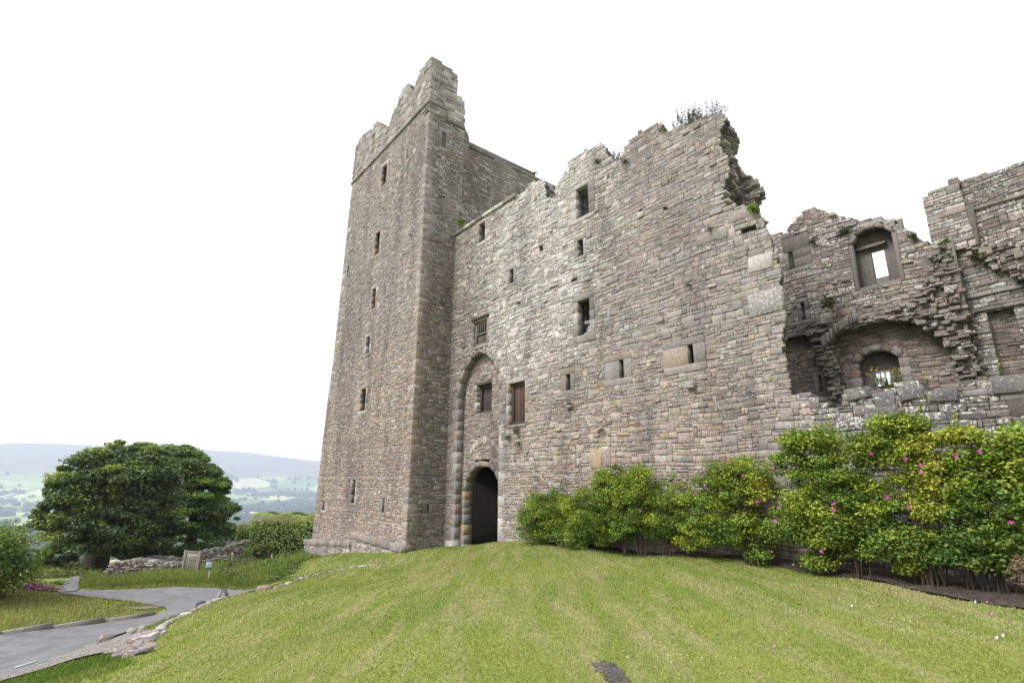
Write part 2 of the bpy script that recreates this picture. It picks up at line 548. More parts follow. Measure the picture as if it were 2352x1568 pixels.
def stones(mb, pl, R, cols, rng, wav=0.0, tilt=0.011, gap=(0.003, 0.0085), rel=None, bulge=(-0.009, 0.013), back=-0.06):
    """R: rows of (ua, ub, za, zb, extra depth): one chamfered, slightly skewed block each"""
    R = np.asarray(R, float); n = len(R)
    if not n: return
    ua, ub, za, zb, ex = R.T
    g = rng.uniform(gap[0], gap[1], (n, 4))
    a, b, c, d = ua + g[:, 0], ub - g[:, 1], za + g[:, 2] * 0.8, zb - g[:, 3] * 0.8
    rl = np.ones(n) if rel is None else rel((ua + ub) / 2, (za + zb) / 2)
    g = g * (.5 + .5 * rl)[:, None]
    a, b, c, d = ua + g[:, 0], ub - g[:, 1], za + g[:, 2] * 0.8, zb - g[:, 3] * 0.8
    dep = rng.uniform(bulge[0], bulge[1], n) * rl + ex
    j = np.minimum((b - a), (d - c)) * 0.07
    def jit(k): return rng.uniform(-1, 1, n) * j * k
    cu = [a, b, b, a]; cz = [c, c, d, d]
    ch = np.minimum(0.009, (d - c) * 0.1)
    su = [1, -1, -1, 1]; sz = [1, 1, -1, -1]
    vs = np.zeros((n, 12, 3))
    for k in range(4):
        uu = cu[k] + jit(1); zz = cz[k] + jit(1)
        ww = wav * (np.sin(uu * 0.9 + zz * 0.35) + 0.6 * np.sin(uu * 2.3 - zz * 0.8 + 1.3)) if wav else 0
        vs[:, k] = pl.P(uu, zz + ww, np.full(n, back) if np.isscalar(back) else back)
        vs[:, 4 + k] = pl.P(uu, zz + ww, dep - ch * rng.uniform(0.6, 1.3, n))
        vs[:, 8 + k] = pl.P(uu + su[k] * ch * rng.uniform(.5, 1.6, n), zz + ww + sz[k] * ch * rng.uniform(.5, 1.4, n), dep + rng.uniform(-tilt, tilt, n) * rl)
    base = (np.arange(n) * 12)[:, None, None]
    f = []
    for k in range(4):
        k2 = (k + 1) % 4
        f.append([k, k2, 4 + k2, 4 + k]); f.append([4 + k, 4 + k2, 8 + k2, 8 + k])
    f.append([8, 9, 10, 11])
    q = (np.array(f)[None] + base).reshape(-1, 4)
    mb.add(vs.reshape(-1, 3), q=q, c=np.repeat(cols, 12, 0))

MORTAR = (.16, .142, .126, 0.0)
def cores(mb, pl, R, cols):
    """R rows (ua, ub, za, zb, dback, dfront)"""
    R = np.asarray(R, float); n = len(R)
    if not n: return
    ua, ub, za, zb, d0, d1 = R.T
    vs = np.zeros((n, 8, 3))
    for k, (u, z, d) in enumerate([(ua, za, d1), (ub, za, d1), (ub, zb, d1), (ua, zb, d1), (ua, za, d0), (ub, za, d0), (ub, zb, d0), (ua, zb, d0)]):
        vs[:, k] = pl.P(u, z, d)
    q = (BOXF[None] + (np.arange(n) * 8)[:, None, None]).reshape(-1, 4)
    mb.add(vs.reshape(-1, 3), q=q, c=np.repeat(cols, 8, 0))

def masonry(mb, pl, poly, holes=(), T=1.4, ch=(.09, .17), sl=(.16, .55), pal=None, seed=1, rag=0.0, nseg=1, wav=0.02,
            big=0.05, prot=0.0, protmax=0.15, bulge=(-0.009, 0.013), limits=(), hvar=None, rel=None, bevel=None):
    rng = np.random.default_rng(seed)
    z0 = min(p[1] for p in poly); z1 = max(p[1] for p in poly)
    bs = [z0]
    while bs[-1] < z1:
        h = rng.uniform(*ch)
        if hvar is not None:
            h *= hvar(bs[-1])
        bs.append(bs[-1] + h)
    bs = np.array(bs)
    lim = list(limits)
    for hp in holes:
        lim += [min(p[1] for p in hp), max(p[1] for p in hp)]
    for l in lim:
        i = int(np.argmin(abs(bs - l)))
        if abs(bs[i] - l) < 0.09: bs[i] = l
    bs = np.unique(bs)
    R, CR, CC = [], [], []
    block = []
    for i in range(len(bs) - 1):
        za, zb = bs[i], bs[i + 1]
        if zb - za < 0.02: continue
        zm = (za + zb) / 2
        iv = [(a, b, True, True) for a, b in scan(poly, zm)]
        hs = []
        for hp in holes:
            hs += scan(hp, zm)
        iv = subtract(iv, hs)
        nblock = []
        for s, e, fs, fe in iv:
            if rag:
                if fs: s -= rng.uniform(-.4, 1.0) * rag
                if fe: e += rng.uniform(-.6, 1.0) * rag
            if e - s < 0.05: continue
            # core
            W = 0.0
            for k in range(nseg):
                d1 = -0.028 if k == 0 else -T * k / nseg
                d0 = -T * (k + 1) / nseg
                ss, ee, zz = s, e, zb
                if k and rag:
                    if fs: ss -= rng.uniform(-2.0, .5) * rag
                    if fe: ee += rng.uniform(-2.6, .5) * rag
                    if rng.random() < .3: zz -= 0.03
                if bevel and fe: ee -= bevel(zm) * T * (k + .4) / nseg
                if ee - ss < 0.05: continue
                CR.append((ss + (0.02 if k == 0 and fs else 0), ee - (0.02 if k == 0 and fe else 0), za, zz, d0, d1)); CC.append(0 if k == 0 else 1)
            # stones
            sub = subtract([(s, e, fs, fe)], block)
            for s2, e2, _, _ in sub:
                u = s2
                while u < e2 - 0.03:
                    L = rng.uniform(*sl) * rng.choice([.55, .8, 1, 1, 1.35]) * (0.6 + 3.0 * (zb - za))
                    if e2 - (u + L) < sl[0] * 0.7: L = e2 - u
                    L = min(L, e2 - u)
                    ex = rng.uniform(0.03, protmax) if rng.random() < prot else 0.0
                    zt = zb
                    if i + 2 < len(bs) and rng.random() < big and bs[i + 2] - za < 0.5:
                        up = subtract([(a, b, 0, 0) for a, b in scan(poly, (bs[i + 1] + bs[i + 2]) / 2)], sum([scan(hp, (bs[i + 1] + bs[i + 2]) / 2) for hp in holes], []))
                        if any(a <= u and b >= u + L for a, b, _, _ in up):
                            zt = bs[i + 2]; nblock.append((u, u + L))
                    hh_ = zt - za
                    q_ = rng.random()
                    if hh_ > .085 and q_ < .3:
                        zc_ = za + hh_ * rng.uniform(.38, .62)
                        R.append((u, u + L, za, zc_, ex)); 
                        if rng.random() < .5:
                            m_ = u + L * rng.uniform(.35, .65)
                            R.append((u, m_, zc_, zt, 0)); R.append((m_, u + L, zc_, zt, 0))
                        else:
                            R.append((u, u + L, zc_, zt, 0))
                    else:
                        dz_ = rng.uniform(-.012, .012)
                        R.append((u, u + L, za + dz_, zt + dz_, ex))
                    u += L
        block = nblock
    R = np.array(R)
    cols = pal((R[:, 0] + R[:, 1]) / 2, (R[:, 2] + R[:, 3]) / 2, rng)
    stones(mb, pl, R, cols, rng, wav, bulge=bulge, rel=rel)
    CR = np.array(CR); CC = np.array(CC)
    cc = np.tile(np.array(MORTAR), (len(CR), 1))
    k = CC == 1
    if k.any():
        cc[k] = pal((CR[k, 0] + CR[k, 1]) / 2, (CR[k, 2] + CR[k, 3]) / 2, rng) * np.array([.8, .8, .8, 1])
    if wav:
        # let the core follow the courses
        pass
    cores(mb, pl, CR, cc)
    return mb

def block_(mb, pl, ua, ub, za, zb, d0, d1, col, rng, cham=0.008, skew=0.006):
    cham = min(cham * .6, .012)
    """one dressed block with chamfered arrises, from depth d0 (behind) to d1 (face)"""
    g = 0.002
    ua += g; ub -= g; za += g; zb -= g
    j = lambda: rng.uniform(-skew, skew)
    v = []
    for (u, z) in ((ua, za), (ub, za), (ub, zb), (ua, zb)):
        v.append(pl.p(u, z, d0))
    mid = [(ua + j(), za + j()), (ub + j(), za + j()), (ub + j(), zb + j()), (ua + j(), zb + j())]
    for (u, z) in mid:
        v.append(pl.p(u, z, d1 - cham))
    sg = ((1, 1), (-1, 1), (-1, -1), (1, -1))
    for (u, z), (a, b) in zip(mid, sg):
        v.append(pl.p(u + a * cham, z + b * cham, d1 + j() * .4))
    f = []
    for k in range(4):
        k2 = (k + 1) % 4
        f += [[k, k2, 4 + k2, 4 + k], [4 + k, 4 + k2, 8 + k2, 8 + k]]
    f += [[8, 9, 10, 11], [3, 2, 1, 0]]
    mb.add(np.array(v), q=f, c=col)

def dressed(rng, kind='mix', lich=0.1):
    opts = {'mix': [TAN, GREY, GB, PALE, OCH], 'grey': [GREY, GB, PALE], 'buff': [TAN, OCH, PALE, GREY, PINK], 'dark': [GB, DARK, GREY], 'tan': [TAN, GB, GREY]}[kind]
    c = np.array(opts[rng.integers(len(opts))]) * rng.uniform(.8, 1.2)
    return np.append(c * .65 + np.array(GB) * .35, lich * rng.random() * 2)

def surround(name, parent, pl, u0, u1, z0, z1, jw=.16, lh=.16, sh=.14, depth=.5, kind='mix', seed=1, proud=.008, label=None, nb=None, jl=None, jr=None, extra=None):
    """dressed stones round an opening u0..u1, z0..z1; returns the hole the wall must leave"""
    rng = np.random.default_rng(seed)
    mb = MB()
    jl = jw if jl is None else jl; jr = jw if jr is None else jr
    for side in (0, 1):
        wj = jl if side == 0 else jr
        if wj <= 0: continue
        n = nb or max(1, int(round((z1 - z0) / .42)))
        zs = np.linspace(z0, z1, n + 1)
        zs[1:-1] += rng.uniform(-.05, .05, max(0, n - 1))
        for k in range(n):
            a, b = (u0 - wj, u0) if side == 0 else (u1, u1 + wj)
            block_(mb, pl, a, b, zs[k], zs[k + 1], -depth, proud + rng.uniform(-.008, .008), dressed(rng, kind), rng)
    if lh > 0: block_(mb, pl, u0 - jl, u1 + jr, z1, z1 + lh, -depth, proud + .006, dressed(rng, kind), rng)
    if sh > 0: block_(mb, pl, u0 - jl, u1 + jr, z0 - sh, z0, -depth, proud + .008, dressed(rng, kind), rng)
    if extra: extra(mb, rng)
    o = mb.build(name, STONE, parent)
    if label: o['label'] = label
    return [(u0 - jl, z0 - sh), (u1 + jr, z0 - sh), (u1 + jr, z1 + lh), (u0 - jl, z1 + lh)]

def arch_pts(uc, hw, zs, za, n=14, zb=None):
    """outline of a pointed arch: spring zs, apex za, half width hw, feet at zb"""
    h = za - zs
    R = (hw * hw + h * h) / (2 * hw)
    a1 = math.atan2(h, R - hw) if R > hw else math.pi / 2
    L = [(uc + (R - hw) - R * math.cos(t), zs + R * math.sin(t)) for t in np.linspace(0, a1, n)]
    Rr = [(2 * uc - u, z) for u, z in L[::-1][1:]]
    p = L + Rr
    if zb is not None:
        p = [(uc - hw, zb)] + p + [(uc + hw, zb)]
    return p
def round_pts(uc, hw, zs, za, n=9, zb=None):
    h = za - zs
    R = (hw * hw + h * h) / (2 * h); zc = za - R
    a = math.asin(min(1, hw / R))
    p = [(uc + R * math.sin(t), zc + R * math.cos(t)) for t in np.linspace(-a, a, 2 * n)]
    if zb is not None:
        p = [(uc - hw, zb)] + p + [(uc + hw, zb)]
    return p
def ring(mb, pl, pts, wd, d0, d1, rng, kind='buff', every=2, cham=.03, lich=.15):
    cham = cham * .5
    """voussoirs along an outline: width wd outwards from it"""
    pts = [np.array(p, float) for p in pts]
    i = 0
    cen = np.mean(pts, 0)
    while i < len(pts) - 1:
        k = min(i + every, len(pts) - 1)
        a, b = pts[i], pts[k]
        def nrm(q0, q1):
            t = q1 - q0; t /= np.linalg.norm(t) + 1e-9
            return np.array([-t[1], t[0]])
        na = nrm(pts[max(i - 1, 0)], pts[min(i + 1, len(pts) - 1)]); nb_ = nrm(pts[max(k - 1, 0)], pts[min(k + 1, len(pts) - 1)])
        g = (b - a); g = g / (np.linalg.norm(g) + 1e-9) * .004
        q = [a + g, b - g, b - g + nb_ * wd, a + g + na * wd]
        col = dressed(rng, kind, lich)
        v = [pl.p(x[0], x[1], d0) for x in q] + [pl.p(x[0], x[1], d1 - cham * .3) for x in q]
        # chamfer on the inner edge
        q2 = [q[0] + na * cham, q[1] + nb_ * cham, q[2] - nb_ * .01, q[3] - na * .01]
        v += [pl.p(x[0], x[1], d1 + rng.uniform(-.004, .004)) for x in q2]
        v[4] = pl.p(q[0][0], q[0][1], d1 - cham); v[5] = pl.p(q[1][0], q[1][1], d1 - cham)
        f = []
        for m_ in range(4):
            m2 = (m_ + 1) % 4
            f += [[m_, m2, 4 + m2, 4 + m_], [4 + m_, 4 + m2, 8 + m2, 8 + m_]]
        f += [[8, 9, 10, 11], [3, 2, 1, 0]]
        mb.add(np.array(v), q=f, c=col)
        i = k

def rect(u0, u1, z0, z1):
    return [(u0, z0), (u1, z0), (u1, z1), (u0, z1)]

castle = thing('castle', C0 + np.array([3, 2, -2.6]), 'ruined grey brown stone castle with a tall square corner tower above the lawn', 'castle')

def plank_door(name, parent, pl, u0, u1, z0, z1, d, col, seed, n=5, thick=.05):
    rng = np.random.default_rng(seed); mb = MB()
    ws = np.linspace(u0, u1, n + 1)
    for k in range(n):
        block_(mb, pl, ws[k], ws[k + 1], z0, z1, d - thick, d + rng.uniform(-.004, .004), np.append(np.array(col) * rng.uniform(.8, 1.2), 0), rng, .008, .002)
    return mb.build(name, WOOD, parent)

def frame(name, parent, pl, u0, u1, z0, z1, d, t, col, m=None, depth=.09):
    rng = np.random.default_rng(7); mb = MB()
    for (a, b, c, e) in ((u0, u0 + t, z0, z1), (u1 - t, u1, z0, z1), (u0 + t, u1 - t, z1 - t, z1), (u0 + t, u1 - t, z0, z0 + t)):
        block_(mb, pl, a, b, c, e, d - depth, d, col, rng, .006, .002)
    return mb.build(name, m or WOOD, parent)

# ---- corner tower ------------------------------------------------------------
FT = FRONT.px
tower_poly = [(-11.0, -3.2), (-10.84, -2.0), (-10.8, 2.0), (-10.62, 4.4), (-10.35, 5.6), (-10.28, 7.0), (-10.05, 14.0), (-9.94, 18.7), (0.0, 18.7), (0.0, -3.6), (-11.0, -5.2)]
para_poly = [(-9.93, 18.72), (-9.92, 21.5), (-9.2, 21.75), (-8.43, 21.62), (-7.9, 21.6), (-7.4, 21.3), (-6.7, 21.45), (-6.1, 21.0), (-5.3, 20.2), (-4.79, 19.95), (-4.4, 20.7), (-3.84, 20.85),
             (-3.63, 21.34), (-3.19, 21.6), (-2.6, 21.5), (-2.2, 20.9), (-1.85, 20.45), (-1.55, 21.17), (-1.08, 21.48), (-0.1, 21.4), (0.0, 21.35), (0.0, 18.72)]
def zone_tower(u, z, base):
    t = np.clip((9.0 - z) / 8.0, 0, 1) * (0.6 + 0.8 * fbm(u * .5, z * .35, 5))
    lo = np.array([5, 3.5, 1.2, 2.2, 1.6, .5, .35, .5])
    hi = np.array([1.0, 3.2, 4, 1.0, .12, .5, .8, .2])
    t = np.clip(t, 0, 1)[:, None]
    return lo * t + hi * (1 - t)
pal_tower = palette([1] * 8, lambda u, z: np.where(z > 18.6, .45, .10 + .12 * fbm(u * .4, z * .3, 9)), zone=zone_tower)
holes_tower = []
slits = [(FT(955, 431)[0], FT(966.6, 431)[0], 16.25, 17.55, 'buff', .22, .22), (FT(938, 604)[0], FT(949, 604)[0], 12.05, 13.4, 'buff', .2, .24),
         (-2.24, -2.08, 16.45, 17.05, 'grey', .14, .14), (-9.36, -9.1, 12.05, 12.7, 'grey', .16, .18),
         (-5.3, -4.83, 8.9, 10.05, 'buff', .2, .24), (-5.6, -5.13, 6.5, 7.43, 'buff', .14, .22),
         (-5.74, -5.13, 3.5, 4.65, 'buff', .2, .28), (-5.93, -5.52, -1.0, .1, 'grey', .18, .2),
         (-2.4, -2.15, -1.3, -.7, 'grey', .2, .2), (-9.8, -9.52, -1.5, -1.05, 'buff', .2, .2)]
tower_mb = MB()
tower = None
_surr = []
for k, (a, b, c, d, kd, jl, jr) in enumerate(slits):
    sh, lh = .14, .18
    holes_tower.append([(a - jl, c - sh), (b + jr, c - sh), (b + jr, d + lh), (a - jl, d + lh)])
    _surr.append((a, b, c, d, kd, jl, jr, sh, lh, FRONT))
masonry(tower_mb, FRONT, tower_poly, holes_tower, T=1.3, ch=(.06, .145), sl=(.10, .32), pal=pal_tower, seed=11, wav=.022, big=.06)
masonry(tower_mb, Plane(C0 - RV * .03, -DW, -RV), para_poly, [], T=.75, ch=(.1, .2), sl=(.2, .55), pal=pal_tower, seed=12, wav=.02, rag=.05, nseg=2, prot=.05, protmax=.06)
# flank
fl_poly = [(0.0, -3.4), (SB + .2, -3.4), (SB + .2, 13.3), (2.14, 13.55), (2.16, 18.1), (0.0, 18.1)]
fl_para = [(0.0, 18.1), (2.16, 18.1), (2.1, 19.75), (1.62, 19.9), (1.57, 21.2), (0.08, 21.4), (0.0, 21.3)]
pal_flank = palette([2.2, 4, 2.2, 1.4, .3, .8, 1.4, .5], lambda u, z: .22 + .35 * np.clip((z - 9) / 9, 0, 1), dim=.8)
fh = [(.62, 16.2), (1.22, 16.2), (1.22, 17.5), (.62, 17.5)]
fh2 = [(.7, -1.45), (1.2, -1.45), (1.2, -.7), (.7, -.7)]
masonry(tower_mb, RET, fl_poly, [fh, fh2], T=1.0, ch=(.07, .15), sl=(.14, .42), pal=pal_flank, seed=13, wav=.02, big=.08)
masonry(tower_mb, Plane(C0 - DW * .03, RV, -DW), fl_para, [], T=.75, ch=(.12, .24), sl=(.2, .5), pal=palette([1.5, 3, 3, .7, .1, 2, 1, .2], .8), seed=14, rag=.05, nseg=2)
# inner mass of the tower
box(tower_mb, (-9.7, 1.25, -5.5), (-1.0, 8.0, 18.3), MORTAR, [-DW, RV, UP], C0)
box(tower_mb, (-1.02, 1.25, -5.5), (-.98, 8.0, 17.0), MORTAR, [-DW, RV, UP], C0)
tower = tower_mb.build('corner_tower', STONE, castle)
for k, (a, b, c, d, kd, jl, jr, sh, lh, pl) in enumerate(_surr):
    surround('slit_window', tower, pl, a, b, c, d, depth=.22, kind=kd, seed=40 + k, jl=jl, jr=jr, sh=sh, lh=lh)
surround('slit_window', tower, RET, .8, 1.06, 16.4, 17.3, jl=.18, jr=.16, lh=.2, sh=.2, depth=.3, kind='dark', seed=61)
surround('slit_window', tower, RET, .9, 1.02, -1.25, -.88, jl=.2, jr=.18, lh=.18, sh=.2, depth=.5, kind='dark', seed=62)
# quoins up the corner
def quoins(name, parent, z0, z1, seed, left=False):
    rng = np.random.default_rng(seed); mb = MB(); z = z0; k = 0
    while z < z1:
        h = rng.uniform(.26, .46)
        lf, lr = ((.5, .34) if k % 2 else (.34, .62))
        lf += rng.uniform(-.08, .1); lr += rng.uniform(-.1, .12)
        kd = 'buff' if z < 8 else 'grey'
        c = dressed(rng, kd, .12)
        if left:
            bt = np.interp(z, [-3, 4.4, 7, 18.7], [-10.9, -10.62, -10.28, -9.94])
            block_(mb, FRONT, bt - .02, bt + lf, z, z + h, -.5, .008, c, rng)
        else:
            cc = np.append(c[:3] * .6 + np.array(TAN if z < 8 else GB) * .4, c[3])
            # L-shaped corner block as two flush dressed faces
            v0 = C0
            ax = [-DW, RV, UP]
            e = .004 + rng.uniform(-.004, .004)
            lo = np.array([-lf, -e, z + .002]); hi = np.array([e, lr, z + h - .002])
            x0, y0, zz0 = lo; x1, y1, zz1 = hi; ch = .006
            pts = []
            for (zz, ii) in ((zz0, 0), (zz0 + ch, 1), (zz1 - ch, 1), (zz1, 0)):
                o_ = 0 if ii else ch
                pts += [(x0, y0 + o_, zz), (x1 - ch, y0 + o_, zz), (x1 - o_, y0 + ch, zz), (x1 - o_, y1, zz), (x0, y1, zz)]
            P = np.array(pts) @ np.array(ax) + v0
            f = []
            for r_ in range(3):
                for s_ in range(5):
                    a = r_ * 5 + s_; b = r_ * 5 + (s_ + 1) % 5
                    f.append([a, b, b + 5, a + 5])
            t = [[0, 2, 1], [0, 3, 2], [0, 4, 3], [15, 16, 17], [15, 17, 18], [15, 18, 19]]
            mb.add(P, q=f, t=t, c=cc)
        z += h; k += 1
    return mb.build(name, STONE, parent)
quoins('quoins', tower, -2.9, 18.6, 71)
quoins('quoins', tower, 18.78, 21.2, 72)
quoins('quoins', tower, -3.1, 18.5, 73, True)
# string course under the parapet
mb = MB(); rng = np.random.default_rng(3)
u = -9.98
while u < 0.0:
    L = min(rng.uniform(.5, .9), .05 - u)
    block_(mb, FRONT, u, u + L, 18.62, 18.8, -.2, .09, dressed(rng, 'dark', .1), rng, .03)
    u += L
for a, b, z in ((-.09, 1.0, 18.62), (1.0, 2.16, 17.98)):
    block_(mb, RET, a, b, z, z + .17, -.2, .09, dressed(rng, 'dark', .1), rng, .03)
block_(mb, RET, .94, 1.1, 18.15, 18.62, -.2, .085, dressed(rng, 'dark', .1), rng, .03)
mb.build('string_course', STONE, tower)
# battered plinth
mb = MB()
PLN = Plane(C0 - RV * .28, -DW, -RV)
pal_pl = palette([1.5, 3, 4, 1, .2, 2, .3, .2], .3)
masonry(mb, PLN, [(-11.35, -6.0), (-11.3, -3.2), (-5.0, -2.72), (-5.0, -4.5)], [], T=.6, ch=(.1, .16), sl=(.15, .4), pal=pal_pl, seed=15, wav=0)
masonry(mb, Plane(C0 - RV * .2, -DW, -RV), [(-5.0, -4.5), (-5.0, -2.45), (.12, -2.62), (.12, -4.0)], [], T=.6, ch=(.1, .16), sl=(.15, .4), pal=pal_pl, seed=16, wav=0)
u = -11.36
while u < -5.05:
    L = min(rng.uniform(.5, 1.1), -5.0 - u); zt = -3.15 + (u + 11.3) * .07
    block_(mb, PLN, u, u + L, zt - .2, zt + .06, -.5, .05, dressed(rng, 'tan', .3), rng, .05, .02); u += L
u = -5.0
while u < .1:
    L = min(rng.uniform(.7, 1.3), .14 - u); zt = -2.32 - (u + 5.0) * .035
    block_(mb, Plane(C0 - RV * .2, -DW, -RV), u, u + L, zt - .24, zt + .05, -.5, .06, dressed(rng, 'tan', .3), rng, .06, .02); u += L
mb.build('plinth', STONE, tower)

# ---- wing wall behind the tower's flank ----------------------------------------
mb = MB()
WING = Plane(C0 + DW * .45, RV, -DW)
wing_top = [(2.0, 19.0), (2.17, 19.06), (2.33, 18.75), (2.5, 18.5), (2.74, 18.2), (2.8, 17.75), (4.4, 17.6), (4.72, 17.4), (5.27, 17.54), (9.0, 17.5), (13.5, 17.5)]
masonry(mb, WING, [(2.0, 9.0)] + wing_top + [(13.5, 9.0)], [], T=.9, ch=(.07, .14), sl=(.15, .5), pal=palette([2.2, 4, 2.4, 1.4, .2, .8, 1.3, .5], .35, dim=.95), seed=17, rag=.03, nseg=2)
rng = np.random.default_rng(5); u = 2.8
while u < 13.4:
    L = min(rng.uniform(.5, 1.0), 13.45 - u)
    if not 4.4 < u < 5.2:
        block_(mb, WING, u, u + L, 17.42 + .02 * rng.random(), 17.56, -.9, .08, dressed(rng, 'dark', .3), rng, .02)
    u += L
side_wall = mb.build('side_wall', STONE, castle)
mb = MB()
block_(mb, RET, 1.8, 2.2, 13.15, 13.5, -.4, .01, dressed(rng, 'dark', .2), rng, .06)
mb.build('corbel', STONE, tower)

# ---- entrance range --------------------------------------------------------------
MT = MAIN.px
main_top = [(-.1, 11.78), (4.6, 11.8), (5.3, 11.78), (5.6, 11.95), (6.3, 11.9), (6.55, 11.55), (6.66, 10.8), (7.15, 10.7), (7.24, 11.11), (7.41, 11.29), (7.84, 11.61), (7.89, 11.85), (8.3, 11.83), (8.69, 11.88), (9.22, 11.68),
            (9.5, 11.7), (9.68, 11.5), (9.77, 11.11), (10.22, 10.6), (10.33, 10.58), (10.54, 10.82), (10.59, 11.03), (10.82, 11.11), (11.18, 11.22), (11.79, 11.17), (12.1, 10.95), (12.12, 10.7), (12.48, 10.56), (12.91, 10.52), (13.42, 10.46), (13.85, 10.32), (14.1, 10.2)]
main_right = [(14.17, 9.95), (13.98, 9.7), (13.89, 9.2), (14.09, 8.61), (14.05, 8.29), (13.99, 8.13), (13.82, 7.79), (13.79, 7.56), (13.85, 7.36), (14.36, 7.14), (14.53, 6.85), (14.76, 6.68), (14.85, 6.43), (14.92, 5.98), (14.96, 5.71), (15.02, 5.28), (15.06, 4.78), (14.95, 4.6), (15.05, 3.91), (14.95, 3.6), (14.89, 3.41), (14.88, 2.99), (14.92, 2.36), (14.9, 2.0)]
pts_tall = arch_pts(2.28, 1.48, 3.62, 5.42, 14, -4.0)
pts_tall_out = arch_pts(2.28, 1.48 + .15, 3.62, 5.42 + .19, 14, -4.0)
mo = dict(
    barred=(1.85, 2.82, 5.72, 6.8), door=(4.37, 5.35, 2.13, 3.74), A=(8.27, 8.87, 9.24, 10.44), B=(8.28, 8.54, 7.76, 8.39), C=(8.18, 8.74, 4.86, 6.11),
    D=(2.07, 2.54, 10.6, 11.55), E=(4.37, 4.62, 7.92, 8.53), S1=(7.54, 7.75, 3.07, 3.62), S2=(9.9, 10.08, 3.14, 3.72), S3=(12.33, 12.51, 3.18, 3.72))
surr_par = dict(barred=(.12, .12, .12, .14, 'grey'), door=(.18, .16, .18, 0, 'buff'), A=(.3, .3, .16, .16, 'grey'), B=(.16, .14, .16, .14, 'grey'), C=(.24, .22, .2, .26, 'grey'), D=(.2, .14, .2, .16, 'grey'),
                E=(.16, .2, .18, .12, 'grey'), S1=(.26, .2, .24, .22, 'buff'), S2=(.62, .3, .2, .2, 'tan'), S3=(.8, .36, .2, .22, 'tan'))
main_holes = [pts_tall_out]
for k, (a, b, c, d) in mo.items():
    jl, jr, lh, sh, kd = surr_par[k]
    main_holes.append([(a - jl, c - sh), (b + jr, c - sh), (b + jr, d + lh), (a - jl, d + lh)])
main_holes += [rect(6.2, 6.41, 8.68, 8.92), rect(7.55, 7.78, 2.5, 2.62), rect(12.2, 12.5, 2.62, 2.74), rect(7.9, 8.2, 6.9, 7.0), rect(14.2, 14.6, 6.35, 6.5), rect(11.0, 11.15, 8.3, 8.42), rect(11.9, 12.05, 8.0, 8.12)]
def zone_main(u, z, base):
    n = fbm(u * .45 + 3, z * .4, 21)
    pale = np.clip(1.3 - abs(u - 6.2) / 4.2, 0, 1) * np.clip((z - 2.6) / 3.0, 0, 1) * (0.35 + 1.5 * n)
    pale = np.clip(pale, 0, 1) * (u < 10.2 + .5 * np.sin(z))
    warm = np.clip((4.5 - z) / 4.5, 0, 1) * np.clip((u - 3.5) / 2, 0, 1) * (.3 + 1.1 * fbm(u * .4, z * .5, 8))
    warm = np.clip(warm, 0, 1) * (1 - .5 * np.clip((u - 12) / 3, 0, 1))
    w0 = np.array([1.8, 4.6, 2.6, 1.2, .15, .45, .4, .2])
    wp = np.array([.8, 1.2, 2.4, .7, .05, 5.5, .2, .05])
    ww = np.array([4.6, 3.0, 1.2, 2.0, 1.3, .7, .15, .3])
    w0 = np.where((u > 9.9 + .4 * np.sin(z * 1.3))[:, None], np.array([.9, 5.2, 3.6, .5, .08, .35, .5, .12]), w0)
    return w0 * (1 - pale - warm).clip(0.05)[:, None] + wp * pale[:, None] + ww * warm[:, None]
pal_main = palette([1] * 8, lambda u, z: np.clip(.22 + .5 * np.clip(1.2 - abs(u - 5.5) / 4.5, 0, 1) * (z > 4) - .18 * (u > 10.3), .05, 1) + .15 * (z < .3) * (u < 8), zone=zone_main, var=.12)
mb = MB()
masonry(mb, MAIN, [(-.1, -4.0)] + main_top + main_right[:-1] + [(14.9, 2.0), (15.3, 1.9), (15.3, -4.0)], main_holes, T=1.5, ch=(.06, .145), sl=(.12, .38), pal=pal_main, seed=21, rag=.045, nseg=5, wav=.026, big=.07, prot=.012, protmax=.06,
        hvar=lambda z: 1.0 + .35 * (math.sin(z * 1.7) > .55), bevel=lambda z: .5 if z < 7.2 else .25,
        rel=lambda u, z: np.where(u > 9.8 + .4 * np.sin(z * 1.3), .5, 1.0))
# solid mass behind, leaving the passage clear
for lo, hi in (((-.6, 1.52, -4.0), (.75, 2.1, 10.4)), ((4.0, 1.52, -4.0), (13.3, 2.1, 9.6)), ((.75, 1.52, 1.3), (4.0, 2.1, 10.4))):
    box(mb, lo, hi, MORTAR, [-DW, RV, UP], C0 + RV * SB)
# floors and ceiling of the entrance passage, its deep shade painted in as near-black
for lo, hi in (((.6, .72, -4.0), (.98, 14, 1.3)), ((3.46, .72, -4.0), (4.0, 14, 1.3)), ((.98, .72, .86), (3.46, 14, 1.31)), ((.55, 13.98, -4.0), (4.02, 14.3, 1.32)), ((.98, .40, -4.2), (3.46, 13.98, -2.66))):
    box(mb, lo, hi, (.016, .0145, .013, 0), [-DW, RV, UP], C0 + RV * SB)
